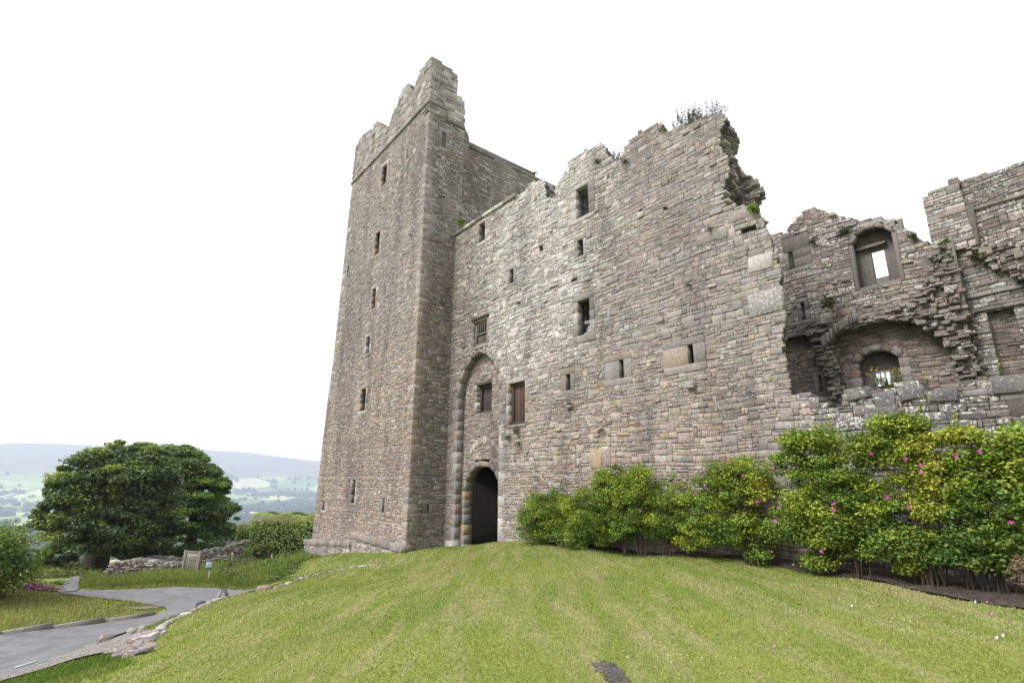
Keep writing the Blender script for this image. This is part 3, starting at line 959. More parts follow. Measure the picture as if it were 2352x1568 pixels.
# a blocked opening's straight joint, water spouts, larger patches of dressed stone
rng = np.random.default_rng(34)
for (uu, zz, w_, h_, p) in ((7.6, 2.42, .24, .12, .14), (12.25, 2.5, .26, .2, .16)):
    block_(mb, MAIN, uu, uu + w_, zz, zz + h_, -.2, p, dressed(rng, 'grey', .3), rng, .04, .02)
for (uu, zz, w_, h_) in ((8.55, .45, .5, .6), (9.08, .5, .3, .55), (8.85, -.25, .22, .7), (9.25, -.3, .2, .75), (9.0, -.55, .28, .45), (14.3, 5.2, .62, .42), (14.2, 4.05, .85, .62), (14.75, 3.75, .3, .2), (12.9, 6.45, .6, .36), (13.9, 6.78, .6, .3), (13.5, 6.4, .38, .32), (14.45, 6.62, .3, .28), (12.2, 6.2, .5, .3), (14.6, 1.45, .32, .25), (14.2, -.1, .5, .3)):
    block_(mb, MAIN, uu, uu + w_, zz, zz + h_, -.06, .024, dressed(rng, 'mix' if uu < 10 else 'grey', .35), rng, .03, .03)
# projecting slabs on the broken end
for (uu, zz, w_) in ((13.75, 9.3, .3), (13.9, 8.7, .3), (13.8, 8.25, .3), (13.6, 7.75, .3), (13.6, 7.45, .35), (14.4, 6.55, .4)):
    block_(mb, MAIN, uu, uu + w_, zz, zz + rng.uniform(.05, .1), -.35, rng.uniform(0, .03), dressed(rng, 'grey', .3), rng, .03, .04)
entrance = mb.build('entrance_range', STONE, castle)

for i, (k, (a, b, c, d)) in enumerate(mo.items()):
    jl, jr, lh, sh, kd = surr_par[k]
    nm = {'barred': 'barred_window', 'door': 'doorway', 'A': 'window', 'C': 'window', 'D': 'window'}.get(k, 'slit_window')
    def extra(mb, rng, k=k, a=a, b=b, c=c, d=d):
        if k == 'C':   # half blocked with rubble
            for q in range(9):
                uu = a + rng.uniform(-.02, b - a - .2); zz = c + q * .055
                block_(mb, MAIN, uu, min(uu + rng.uniform(.2, .4), b), zz, zz + .11, -.9, -.22 + rng.uniform(-.1, .05), dressed(rng, 'buff', .1), rng, .03, .02)
        if k in ('door',):
            block_(mb, MAIN, a - .02, b + .02, c - .1, c - .005, -.6, .03, dressed(rng, 'grey'), rng)
    surround(nm, entrance, MAIN, a, b, c, d, jl=jl, jr=jr, lh=lh, sh=sh, depth=.3 if nm != 'doorway' else .5, kind=kd, seed=80 + i, extra=extra)

# tall blind arch: dressed jambs and ring
mb = MB(); rng = np.random.default_rng(91)
ring(mb, MAIN, arch_pts(2.28, 1.48, 3.62, 5.42, 17), .16, -.34, .008, rng, 'tan', 4, .03)
z = -2.75
while z < 3.6:
    h = min(rng.uniform(.34, .56), 3.62 - z)
    kd = 'buff' if rng.random() < .6 else 'grey'
    wj = rng.choice([.3, .46, .38])
    block_(mb, MAIN, .8 - wj, .8, z, z + h, -.34, .012 + rng.uniform(-.006, .006), dressed(rng, kd, .15), rng, .05)
    h2 = h
    block_(mb, MAIN, 3.76, 3.76 + rng.choice([.28, .4]), z, z + h2, -.34, .01 + rng.uniform(-.006, .006), dressed(rng, 'grey', .25), rng, .03)
    z += h
block_(mb, MAIN, .22, .84, -3.2, -2.35, -.34, .1, dressed(rng, 'grey', .2), rng, .06)
mb.build('blind_arch', STONE, entrance)
# back of the recess with the pointed gateway and a boarded window
gate = arch_pts(2.22, 1.16, -.35, .66, 12, -4.0)
gate_out = arch_pts(2.22, 1.16 + .19, -.35, .66 + .24, 12, -4.0)
RT = RECESS.px
ru0, ru1 = RT(1192, 985)[0], RT(1229, 985)[0]
rz0, rz1 = 2.93, 4.05
mb = MB()
masonry(mb, RECESS, [(.3, -4.0), (.3, 5.9), (4.1, 5.9), (4.1, -4.0)], [gate_out, rect(ru0 - .16, ru1 + .02, rz0 - .08, rz1 + .12)], T=.38, ch=(.06, .13), sl=(.12, .36),
        pal=palette([3, 4, 1.6, 1.6, .4, .5, .6, .6], .12, dim=.95), seed=22, wav=.02, big=.07)
rw = mb.build('recess_wall', STONE, entrance)
rngw = np.random.default_rng(6)
mb = MB()
for k in range(5):
    block_(mb, RECESS, ru0 - .16, ru0, rz0 - .08 + k * .25, rz0 - .08 + k * .25 + .25, -.5, .03 + rngw.uniform(-.03, .02), dressed(rngw, 'grey', .6), rngw, .03, .015)
block_(mb, RECESS, ru0 - .16, ru1 + .02, rz1, rz1 + .12, -.5, .02, (.12, .09, .07, 0), rngw, .01)
mb.build('window_surround', STONE, rw)
plank_door('window_boards', rw, RECESS, ru0 + .12, ru1, rz0 - .05, rz1, -.28, (.085, .07, .06), 4, 6)
frame('window_frame', rw, RECESS, ru0 - .0, ru1 + .02, rz0 - .07, rz1, -.18, .1, (.10, .08, .065, 0))
# carved panel above it
mb = MB()
block_(mb, RECESS, 2.0, 2.85, 4.42, 4.56, -.1, .05, (.42, .39, .35, .2), rngw, .02, .01)
block_(mb, RECESS, 2.55, 2.85, 4.2, 4.42, -.1, .045, (.34, .31, .28, .2), rngw, .02, .01)
block_(mb, RECESS, 2.0, 2.2, 4.28, 4.42, -.1, .04, (.3, .27, .24, .2), rngw, .02, .01)
mb.build('carved_panel', STONE, rw)
# gateway
mb = MB(); rng = np.random.default_rng(92)
ring(mb, RECESS, arch_pts(2.22, 1.16, -.35, .66, 17), .2, -.38, .015, rng, 'tan', 4, .04)
z = -2.85
while z < -.36:
    h = min(rng.uniform(.28, .42), -.35 - z)
    block_(mb, RECESS, 1.06 - rng.choice([.2, .3]), 1.06, z, z + h, -.38, .03, dressed(rng, 'buff', .15), rng, .07)
    block_(mb, RECESS, 3.38, 3.38 + rng.choice([.2, .3]), z, z + h, -.38, .05, dressed(rng, 'grey', .2), rng, .05)
    z += h
# relieving arch of thin stones over it
for s in np.linspace(-1, 1, 23):
    a = s * .95; R_ = 1.5
    uu = 2.35 + R_ * math.sin(a) * .8; zz = .55 + R_ * math.cos(a) * .75
    block_(mb, RECESS, uu - .05, uu + .05, zz - .12, zz + .14, -.05, .028, dressed(rng, 'buff', .1), rng, .012, .02)
mb.build('gateway', STONE, entrance)
# boarded door of the upper doorway
a, b, c, d = mo['door']
plank_door('door', entrance, MAIN, a + .13, b - .03, c, d - .06, -.2, (.105, .058, .052), 9, 5)
frame('door_frame', entrance, MAIN, a + .01, b - .002, c + .002, d - .002, -.13, .12, (.085, .055, .045, 0))
# barred window: frame, lights above and boards below
a, b, c, d = mo['barred']
frame('window_frame', entrance, MAIN, a, b, c + .002, d - .002, -.08, .1, (.22, .19, .16, 0))
plank_door('window_boards', entrance, MAIN, a + .1, b - .1, c + .1, c + .52, -.16, (.13, .11, .095), 5, 5)
mb = MB()
for k in range(5):
    uu = a + .1 + (b - a - .2) * (k + .5) / 5
    block_(mb, MAIN, uu - .014, uu + .014, c + .5, d - .1, -.15, -.1, (.25, .23, .21, 0), rng, .004, .001)
block_(mb, MAIN, a + .1, b - .1, c + .5, c + .57, -.17, -.09, (.2, .17, .14, 0), rng, .004, .001)
mb.build('window_bars', WOOD, entrance)
mb = MB()
block_(mb, MAIN, a - .12, b + .16, d + .1, d + .22, -.3, .1, (.1, .08, .065, 0), rng, .02, .02)
mb.build('timber_lintel', WOOD, entrance)
# coping of the low left part
mb = MB(); u = -.02; rng = np.random.default_rng(31)
while u < 4.75:
    L = min(rng.uniform(.45, .9), 4.8 - u)
    block_(mb, MAIN, u, u + L, 11.74, 11.9 + rng.uniform(-.01, .015), -1.4, .1, dressed(rng, 'dark', .5), rng, .03)
    u += L
mb.build('coping', STONE, entrance)
# broken return wall that runs back from the end of the range
mb = MB()
END = Plane(MAIN.p(14.6, 0, -1.4), RV, -DW)     # faces along the front, u runs into the building
BWP = Plane(MAIN.p(14.1, 0, -1.3), -DW, -RV)
masonry(mb, BWP, [BWP.px(*q) for q in ((1770, 560), (1775, 400), (1800, 345), (1822, 362), (1828, 385), (1845, 408), (1858, 436), (1890, 448), (1902, 462), (1908, 484), (1885, 497), (1892, 512), (1878, 530), (1885, 560))], [], T=.6, ch=(.05, .13), sl=(.1, .35), pal=palette([2, 4, 2.5, 1, .3, 1, 1.2, .3], .5), seed=33, rag=.05, nseg=3, prot=.25, protmax=.12, bevel=lambda z: .5)
mb.build('broken_wall', STONE, entrance)

# ---- remains of the fallen corner: low wall, far walls, next tower ----------------
low_top = [(15.1, 2.0), (15.37, 1.94), (15.71, 1.62), (15.95, 1.66), (16.02, 1.95), (16.27, 1.98), (16.5, 2.0), (16.56, 1.9), (16.93, 1.88), (16.97, 1.97), (17.37, 1.95), (17.38, 1.78), (17.92, 1.77), (17.95, 1.84), (18.43, 1.86), (18.6, 1.93), (18.9, 1.84), (19.6, 1.86), (21.5, 1.8)]
mb = MB()
pal_low = palette([1.2, 3, 3.2, .6, .05, .5, 2.6, .3], lambda u, z: .3 + .55 * np.clip((z + .2) / 1.8, 0, 1), var=.2, dim=.72)
masonry(mb, MAIN, [(15.22, -3.5)] + low_top + [(21.5, -3.5)], [], T=1.1, ch=(.09, .19), sl=(.14, .42), pal=pal_low, seed=34, rag=.03, nseg=2, wav=.03, big=.08, prot=.03, protmax=.05)
rng = np.random.default_rng(35)
for (uu, zz, w_, h_) in ((16.1, 1.72, .36, .22), (16.55, 1.55, .42, .3), (16.99, 1.62, .4, .33), (17.45, 1.55, .5, .2), (18.4, 1.6, .5, .3), (16.35, 1.2, .6, .35)):
    block_(mb, MAIN, uu, uu + w_, zz, zz + h_, -.6, .06, np.append(np.array(GREY) * .62, .5), rng, .05, .04)
low = mb.build('low_wall', STONE, castle)

IT = INNER.px
mb = MB()
pal_in = palette([1.6, 4, 2.2, 1.2, .2, 1.2, 1.4, .9], lambda u, z: np.where(z > 5.4, .62, .14), dim=.9)
pal_in_lo = palette([2.2, 4, 1.6, 2.0, .5, .4, .7, 1.6], .1, dim=.98)
up_top = [(12.0, 8.9), (12.5, 8.95), (12.95, 8.85), (13.1, 9.1), (13.3, 9.15), (13.45, 9.3), (13.89, 9.42), (14.0, 9.3), (14.5, 8.97), (14.58, 8.8), (15.05, 8.5), (15.08, 8.42), (15.6, 8.3), (15.98, 8.12), (16.1, 8.05), (16.2, 7.85), (16.5, 7.45), (16.6, 7.3), (16.8, 7.02), (16.93, 6.86), (17.2, 6.8), (17.3, 6.7)]
aw = round_pts(15.47, .55, 7.62, 8.0, 8, 6.12)
w1 = rect(12.92, 13.05, 7.4, 8.05)
masonry(mb, INNER, [(11.5, 4.9)] + [(11.5, 8.9)] + up_top + [(17.3, 4.9)], [round_pts(15.47, .67, 7.62, 8.14, 8, 6.0), rect(12.76, 13.66, 7.24, 8.6), rect(12.95, 13.35, 5.3, 6.25)], T=1.0, ch=(.065, .14), sl=(.14, .45), pal=pal_in, seed=36, rag=.07, nseg=3, wav=.03, prot=.04, protmax=.07, big=.06)
LOWIN = front(SB + 6.35)
masonry(mb, LOWIN, [(11.5, -2.0), (11.5, 5.3), (19.0, 5.3), (19.0, -2.0)], [round_pts(14.95, .62, 3.75, 4.12, 8, 2.2), rect(13.0, 13.4, 2.85, 3.7)], T=1.0, ch=(.06, .125), sl=(.14, .45), pal=pal_in_lo, seed=37, wav=.03, prot=.02, protmax=.05)
inner = mb.build('inner_wall', STONE, castle)
mb = MB()
pal_rub = palette([2, 4, 2.4, 1.4, .2, .8, 1.6, .8], .3, dim=.85)
def ru(poly, off, seed, **k):
    masonry(mb, front(SB + off), poly, [], T=.5, pal=pal_rub, seed=seed, rag=k.get('rag', .14), nseg=2, ch=(.05, .14), sl=(.08, .32), prot=.5, protmax=k.get('pm', .3) * .75, wav=.02, bulge=(-.08, .07))
ru([(16.95, 6.75), (17.35, 6.6), (17.4, 2.4), (17.05, 2.4), (16.8, 4.0), (16.3, 4.6), (15.6, 4.75), (15.6, 5.05), (16.3, 5.3), (16.8, 5.9)], 5.75, 38)
ru([(13.75, 2.2), (14.1, 2.2), (13.95, 3.4), (13.8, 4.3), (13.75, 4.9), (13.45, 5.1), (13.4, 4.2), (13.6, 3.2)], 5.9, 39, pm=.2)
ru([(13.2, 4.75), (15.7, 4.8), (15.7, 5.05), (13.2, 5.3)], 5.85, 44, pm=.22, rag=.05)
mb.build('broken_masonry', STONE, inner)
mb = MB(); rng = np.random.default_rng(41)
for s in np.linspace(0, 1, 19):     # surviving half of a relieving arch, thin slabs on edge
    uu = 13.72 + 1.05 * s; zz = 4.35 + .55 * math.sin(s * 1.5)
    block_(mb, front(SB + 5.6), uu - .026, uu + .026, zz - .02 + .06 * s, zz + .27 + .06 * s, -.5, rng.uniform(-.06, .03), dressed(rng, 'dark', .3), rng, .012, .02)
mb.build('relieving_arch', STONE, inner)
# round-headed upper window: deep splay, shoulder lintel and a small light through to the sky
mb = MB()
ring(mb, INNER, round_pts(15.47, .55, 7.62, 8.0, 8), .12, -.25, .02, rng, 'dark', 3, .04)
for (a, b) in ((14.8, 14.92), (16.02, 16.14)):
    block_(mb, INNER, a, b, 6.0, 7.62, -.25, .015, np.append(np.array(GB) * .8, .2), rng, .02)
# back of the niche, around the light
bk = Plane(INNER.O + RV * .5, -DW, -RV)
lu0, lu1 = bk.px(2182, 660)[0], bk.px(2216, 660)[0]
lz1 = bk.px(2198, 625)[1]; lz0 = bk.px(2203, 693)[1]
for (a, b, c, d) in ((14.75, lu0, 5.9, 8.2), (lu1, 16.25, 5.9, 8.2), (lu0, lu1, lz1, 8.2), (lu0, lu1, 5.9, lz0)):
    block_(mb, bk, a, b, c, d, -.12, 0, np.append(np.array(GB) * .7, .2), rng, .01)
block_(mb, bk, lu0 - .42, lu1 + .12, lz1 + .1, lz1 + .2, -.1, .2, np.append(np.array(GB) * .75, .1), rng, .02)
block_(mb, INNER, 14.85, 16.15, 5.98, 6.1, -.6, -.02, np.append(np.array(GREY) * .8, .3), rng, .03)
mb.build('arched_window', STONE, inner)
surround('window', inner, INNER, 12.9, 13.08, 7.38, 8.04, jl=.14, jr=.58, lh=.56, sh=.14, depth=.14, kind='dark', seed=45)
surround('slit_window', inner, INNER, 13.06, 13.2, 5.45, 6.1, jl=.12, jr=.14, lh=.14, sh=.14, depth=.9, kind='dark', seed=46)
surround('slit_window', inner, LOWIN, 13.14, 13.26, 3.0, 3.55, jl=.13, jr=.13, lh=.14, sh=.14, depth=.9, kind='buff', seed=47)
# lower arched window with a leaded light
mb = MB()
ring(mb, LOWIN, round_pts(14.95, .55, 3.75, 4.08, 8), .2, -.3, .03, rng, 'buff', 3, .05)
for (a, b) in ((14.14, 14.4), (15.5, 15.76)):
    z = 2.2
    while z < 3.74:
        h = min(rng.uniform(.25, .4), 3.75 - z)
        block_(mb, LOWIN, a, b, z, z + h, -.3, .025, dressed(rng, 'buff', .05), rng, .03); z += h
bk = Plane(LOWIN.O + RV * .5, -DW, -RV)
lu0, lu1 = bk.px(2186, 945)[0], bk.px(2228, 945)[0]
lz1 = bk.px(2205, 926)[1]
for (a, b, c, d) in ((14.2, lu0, 2.2, 4.3), (lu1, 15.8, 2.2, 4.3), (lu0, lu1, lz1, 4.3)):
    block_(mb, bk, a, b, c, d, -.12, 0, np.append(np.array(GB) * .72, .05), rng, .01)
mb.build('arched_window', STONE, inner)
mb = MB()
for k in range(4):
    uu = lu0 + (lu1 - lu0) * (k + .15) / 3.3
    block_(mb, bk, uu - .022, uu + .022, 2.2, lz1 - .05, -.1, -.04, (.5, .52, .55, 0), rng, .005, .001)
block_(mb, bk, lu0, lu1, lz1 - .06, lz1 - .002, -.1, -.02, (.5, .53, .58, 0), rng, .005, .001)
mb.build('window_frame', PAINT, inner)

# next tower: front face level with the far wall, an outer strip, and a chase between
mb = MB()
FARP = front(SB + 5.9)
pal_far = palette([1.4, 4, 2.6, 1.2, .05, .7, 1.6, .5], .62, dim=.76)
masonry(mb, FARP, [(16.95, 6.75), (16.97, 8.4), (17.3, 8.5), (17.85, 8.66), (17.9, 6.5), (17.6, 6.5)], [], T=1.5, ch=(.1, .2), sl=(.16, .45), pal=palette([1.2, 3, 3, .8, .1, 1.2, .9, .3], .8), seed=51, rag=.015, nseg=2, wav=.02)
masonry(mb, front(SB + 6.1), [(17.3, 1.0), (17.35, 6.6), (17.85, 6.6), (17.85, 8.66), (18.25, 8.6), (19.1, 8.45), (25, 8.4), (25, 1.0)], [rect(17.75, 18.3, 2.4, 4.6)], T=1.5, ch=(.07, .14), sl=(.14, .45), pal=pal_far, seed=52, rag=.02, nseg=2, wav=.03, prot=.03, protmax=.06)
masonry(mb, front(SB + 6.5), [(17.5, 2.2), (17.5, 4.8), (18.6, 4.8), (18.6, 2.2)], [], T=.4, pal=pal_in_lo, seed=53)
ru([(17.8, 6.5), (18.6, 6.3), (18.9, 5.6), (19.4, 5.0), (21, 4.6), (21, 4.2), (19.2, 4.5), (18.6, 5.3), (17.8, 6.2)], 5.9, 54, pm=.2)
ru([(18.35, 3.4), (18.6, 4.2), (19.2, 4.1), (21, 4.2), (21, 3.0), (18.8, 3.1)], 5.85, 55, pm=.2)
rng = np.random.default_rng(56)
for (a, b, z) in ((17.95, 22, 7.55), (17.4, 19.3, 5.05), (17.4, 18.2, 4.62)):
    u = a
    while u < b:
        L = rng.uniform(.4, .8)
        block_(mb, front(SB + 6.1), u, u + L, z, z + .09, -.1, .07, dressed(rng, 'dark', .2), rng, .02, .01); u += L
far = mb.build('far_tower', STONE, castle)
mb = MB()
block_(mb, front(SB + 5.75), 17.3, 17.42, 4.6, 6.7, -.4, 0, np.append(np.array(GB) * .8, .3), rng, .03, .03)
block_(mb, front(SB + 5.95), 17.86, 18.0, 6.5, 7.7, -.4, .03, np.append(np.array(GB) * .6, .1), rng, .03, .04)
mb.build('wall_chase', STONE, far)

# ------------------------------------------------------------------ ground
EDGE = [gz(300, 1668, -2.45)[:2], gz(360, 1640, -2.4)[:2], gz(370, 1600, -2.45)[:2], gz(420, 1560, -2.6)[:2], gz(480, 1528, -2.75)[:2], gz(540, 1503, -2.9)[:2], gz(650, 1483, -3.0)[:2], gz(700, 1463, -3.05)[:2], gz(760, 1445, -3.1)[:2], gz(830, 1428, -3.08)[:2], gz(900, 1417, -3.0)[:2], gz(975, 1411, -2.9)[:2]]
def grid_ground():
    xs = np.arange(-44, 34.1, .3); ys = np.arange(-12, 56.1, .3)
    X, Y = np.meshgrid(xs, ys)
    Z = tz(X.ravel(), Y.ravel())
    n, m_ = X.shape
    idx = np.arange(n * m_).reshape(n, m_)
    q = np.stack([idx[:-1, :-1], idx[:-1, 1:], idx[1:, 1:], idx[1:, :-1]], -1).reshape(-1, 4)
    mb = MB(); mb.add(np.column_stack([X.ravel(), Y.ravel(), Z]), q=q)
    return mb.build('verge', VERGE, None, True)
tag(grid_ground(), kind='structure')
# the mown lawn as its own sheet
lawn_b = [(-6.6, 5.2)] + [p + np.array([.12, 0]) for p in EDGE] + [FRONT.p(-1.5, 0, .35)[:2], FRONT.p(.25, 0, .25)[:2], wl(.2, 0, .1)[:2], wl(5.2, 0, .1)[:2], wl(25, 0, .1)[:2], (24, -6), (-1, -10), (-6, -6)]
tag(sheet('lawn', lawn_b, .3, .02, LAWN, 0, 3), kind='structure')
# far dale: one polar sheet out to the horizon
def ridge(az):
    d = np.degrees(az)
    return np.interp(d, [-180, -60, -48, -45, -43, -40, -33, -30, -26, -23, -20, -14, -5, 20, 60, 180], [40, 60, 170, 232, 268, 276, 275, 268, 252, 222, 192, 150, 110, 60, 40, 40])
def land():
    az = np.radians(np.concatenate([np.arange(-180, -60, 4), np.arange(-60, 0, .35), np.arange(0, 180.1, 4)]))
    rr = np.concatenate([[44, 50, 60, 75, 95, 120, 160, 210, 280, 360, 460, 580, 720], np.arange(860, 5700, 110), [5800, 6400, 7200, 9000]])
    A, Rr = np.meshgrid(az, rr, indexing='ij')
    x = Rr * np.sin(A); y = Rr * np.cos(A)
    prof = np.interp(Rr, [44, 60, 90, 160, 300, 600, 1000, 1500, 2200, 2900, 3600], [-7.4, -9, -13, -24, -45, -74, -96, -108, -118, -112, -78])
    up = np.clip((Rr - 3600) / 1900, 0, 1); up = up * up * (3 - 2 * up)
    z = prof + up * (ridge(A) + 78)
    z = np.where(Rr > 5600, z - (Rr - 5600) * .02, z)
    und = (fbm(x / 420, y / 420, 3, 4) - .5) * np.interp(Rr, [44, 300, 1200, 3000, 4500, 5200], [0, 4, 22, 50, 50, 8])
    z = z + und
    inner_r = Rr < 46
    z = np.where(inner_r, z - 1.5, z)
    n, m_ = A.shape
    idx = np.arange(n * m_).reshape(n, m_)
    q = np.stack([idx[:-1, :-1], idx[:-1, 1:], idx[1:, 1:], idx[1:, :-1]], -1).reshape(-1, 4)
    mb = MB(); mb.add(np.column_stack([x.ravel(), y.ravel(), z.ravel()]), q=q[:, ::-1])
    o = mb.build('hills', LAND, None, True)
    return o, (az, rr, z)
hills, LZ = land()
tag(hills, kind='structure')
def lz(x, y):
    az, rr, z = LZ
    a = np.arctan2(x, y); r = np.hypot(x, y)
    i = np.clip(np.searchsorted(az, a) - 1, 0, len(az) - 2); j = np.clip(np.searchsorted(rr, r) - 1, 0, len(rr) - 2)
    fa = (a - az[i]) / (az[i + 1] - az[i]); fr = (r - rr[j]) / (rr[j + 1] - rr[j])
    return (z[i, j] * (1 - fa) + z[i + 1, j] * fa) * (1 - fr) + (z[i, j + 1] * (1 - fa) + z[i + 1, j + 1] * fa) * fr

# road, lane, kerb, gravel
road_b = [gz(-260, 1640, -3.55), gz(0, 1592, -3.6), gz(130, 1574, -3.65), gz(260, 1556, -3.7), gz(390, 1541, -3.75), gz(420, 1530, -3.8), gz(412, 1517, -3.85), gz(380, 1506, -3.9), gz(330, 1498, -3.95), gz(240, 1493, -4.0), gz(150, 1486, -4.05),
          gz(145, 1480, -4.15), gz(190, 1476, -4.15), gz(300, 1475, -4.1), gz(440, 1469, -4.1), gz(540, 1470, -4.0), gz(640, 1479, -3.9), (-8.6, 20.3), (-8.3, 17.5),
          gz(398, 1562, -3.5), gz(355, 1575, -3.45), gz(281, 1596, -3.4), gz(225, 1616, -3.35), gz(174, 1634, -3.33), gz(100, 1664, -3.3), gz(0, 1703, -3.3), gz(-260, 1800, -3.3), (-11, 4.5), (-15.5, 4.5)]
tag(sheet('road', road_b, .35, .05, ASPHALT, .03, 5), kind='structure')
lane_b = [gz(142, 1485, -4.10), gz(190, 1481, -4.10), gz(194, 1468, -4.45), gz(208, 1450, -5.0), gz(224, 1436, -5.35), gz(214, 1434, -5.4), gz(199, 1446, -5.1), gz(177, 1463, -4.6), gz(150, 1475, -4.25)]
tag(sheet('lane', lane_b, .4, .07, ASPHALT, .03, 6), kind='structure')
grav_b = [gz(100, 1665, -3.27), gz(174, 1635, -3.28), gz(225, 1617, -3.3), gz(250, 1612, -3.3), gz(300, 1602, -3.1), gz(335, 1590, -2.85), gz(350, 1600, -2.6), gz(330, 1640, -2.5), gz(305, 1662, -2.5), gz(250, 1668, -2.7), gz(180, 1683, -2.8), gz(100, 1705, -2.85), gz(20, 1730, -2.9), (-8.2, 6.0), (-9.6, 6.0), gz(0, 1704, -3.27)]
tag(sheet('gravel_path', grav_b, .15, .045, GRAVEL, .03, 7, .07), kind='structure')
mb = MB(); rng = np.random.default_rng(8)
kl = [gz(-260, 1638, -3.55), gz(0, 1590, -3.6), gz(130, 1572, -3.65), gz(260, 1554, -3.7), gz(388, 1539, -3.75)]
kp = resample(kl, .9, False)
for i in range(len(kp) - 1):
    a, b = kp[i], kp[i + 1]; t = (b - a); L = np.linalg.norm(t); t = t / L
    nn = np.array([-t[1], t[0]])
    z = tz1(*((a + b) / 2))
    ax = np.array([[t[0], t[1], 0], [nn[0], nn[1], 0], [0, 0, 1]])
    box(mb, (.006, -.02, -.1), (L - .006, .13, .13 + rng.uniform(-.01, .01)), np.append(np.array((.34, .32, .29)) * rng.uniform(.85, 1.15), .1), ax, np.array([a[0], a[1], z]))
tag(mb.build('kerb', STONE2), kind='structure')
def patch(name, px, z, lift, m, jit=.02, seed=2, kind='structure', step=.12):
    b = [gz(*p, z) if z is not None else ghit(*p) for p in px]
    return tag(sheet(name, b, step, lift, m, jit, seed), kind=kind)
m_, t_, b_, o_ = mat('road_paint', .7)
at = noise(t_, 14, 4, .6, N_(t_, 'ShaderNodeNewGeometry').outputs['Position'])
t_.links.new(mixc(t_, ramp(t_, at, [(.4, 0), (.6, 1)]), (.3, .3, .31), (.62, .62, .62)), b_.inputs['Base Color'])
patch('road_marking', [(36, 1668), (88, 1655), (88, 1658), (36, 1672)], -3.36, .075, m_, 0)
TARMAC = make_gravel('bare_earth', (.07, .06, .055), (.15, .13, .12), 40.0, .01)
patch('soil_patch', [(1475, 1664), (1500, 1660), (1535, 1664), (1560, 1690), (1575, 1720), (1520, 1720), (1505, 1690)], None, .03, TARMAC, .02, 3, step=.05)
# flower bed along the wall
bed_px = [(1300, 1350), (1380, 1365), (1450, 1374), (1530, 1380), (1600, 1388), (1700, 1394), (1800, 1398), (1890, 1402), (1950, 1420), (1990, 1432), (2080, 1446), (2160, 1452), (2250, 1470), (2330, 1492), (2420, 1508), (2500, 1520), (2570, 1530), (2700, 1560)]
bed_f = [ghit(*p) for p in bed_px]
bed_b = [wl(5.0, 0, .02)[:2]] + [p[:2] for p in bed_f] + [wl(21.3, 0, .02)[:2]]
tag(sheet('flower_bed', bed_b, .14, .03, SOIL, .03, 9, .09), kind='structure')
# bare verge sheets: worn slab at the verge tip
patch('worn_ground', [(325, 1512), (385, 1508), (402, 1514), (380, 1518), (335, 1520)], -3.87, .045, GRAVEL, .03)

# ------------------------------------------------------------------ grass blades
def blades(name, P, h, wd, col, m, lean=.5, seed=1, kind='stuff'):
    rng = np.random.default_rng(seed)
    n = len(P)
    a = rng.uniform(0, 2 * math.pi, n); l = rng.normal(0, lean, (n, 2)) * h[:, None]
    dx = np.cos(a) * wd; dy = np.sin(a) * wd
    z0 = np.zeros(n)
    v = np.zeros((n, 3, 3))
    v[:, 0] = P - np.column_stack([dx, dy, z0 + .01]); v[:, 1] = P + np.column_stack([dx, dy, z0 - .01])
    v[:, 2] = P + np.column_stack([l, h])
    mb = MB()
    mb.add(v.reshape(-1, 3), t=np.arange(3 * n).reshape(-1, 3), c=np.repeat(col, 3, 0))
    o = mb.build(name, m)
    return tag(o, kind=kind) if kind else o
def scatter_polar(rng, n, r0, r1, a0, a1, p=1.0):
    u = rng.random(n)
    r = (r0 ** (2 - p) + u * (r1 ** (2 - p) - r0 ** (2 - p))) ** (1 / (2 - p))
    a = np.radians(rng.uniform(a0, a1, n))
    return r * np.sin(a), r * np.cos(a)
soil_poly = np.array([ghit(*p)[:2] for p in [(1475, 1664), (1500, 1660), (1535, 1664), (1560, 1690), (1575, 1720), (1520, 1720), (1505, 1690)]])
def lawn_col(x, y, rng):
    n = len(x)
    big = fbm(x * .45, y * .45, 31); s = .45 * fbm(x * 1.5, y * .22, 33, 3) + .55 * fbm(x * 4.3, y * .5, 36, 3); f = fbm(x * 3, y * 3, 35)
    g = np.array((.31, .36, .068)); d = np.array((.21, .29, .045)); st = np.array((.50, .43, .22))
    c = d + (g - d) * np.clip((big - .3) * 2.6, 0, 1)[:, None]
    k = np.clip((s - .45) * 4.0, 0, .75) * np.clip(.3 + f * 1.3, 0, 1)
    k = np.clip(k + .16 * (rng.random(n) < .25), 0, 1)
    c = c * (1 - k[:, None]) + st * k[:, None]
    return np.column_stack([c * rng.uniform(.65, 1.4, n)[:, None], np.zeros(n)])
rng = np.random.default_rng(77)
x, y = scatter_polar(rng, 420000, 3.6, 26, -50, 52, 1.15)
bb = np.array([np.asarray(p, float)[:2] for p in lawn_b])
k = inpoly(x, y, bb)
k &= ~inpoly(x, y, np.array([np.asarray(p, float)[:2] for p in bed_b]))
k &= ~(inpoly(x, y, soil_poly) & (rng.random(len(x)) < np.clip((fbm(x * 9, y * 9, 91) - .3) * 4.5, .1, .97)))
x, y = x[k], y[k]
r = np.hypot(x, y)
P = np.column_stack([x, y, tz(x, y) + .02])
GRASS = make_leaf('grass_blade', .25, .6)
blades('lawn_grass', P, rng.uniform(.014, .034, len(x)) * np.interp(r, [3, 10, 26], [.9, 1.1, 1.3]), np.interp(r, [3, 10, 26], [.0035, .009, .02]), lawn_col(x, y, rng), GRASS, .8, 2)
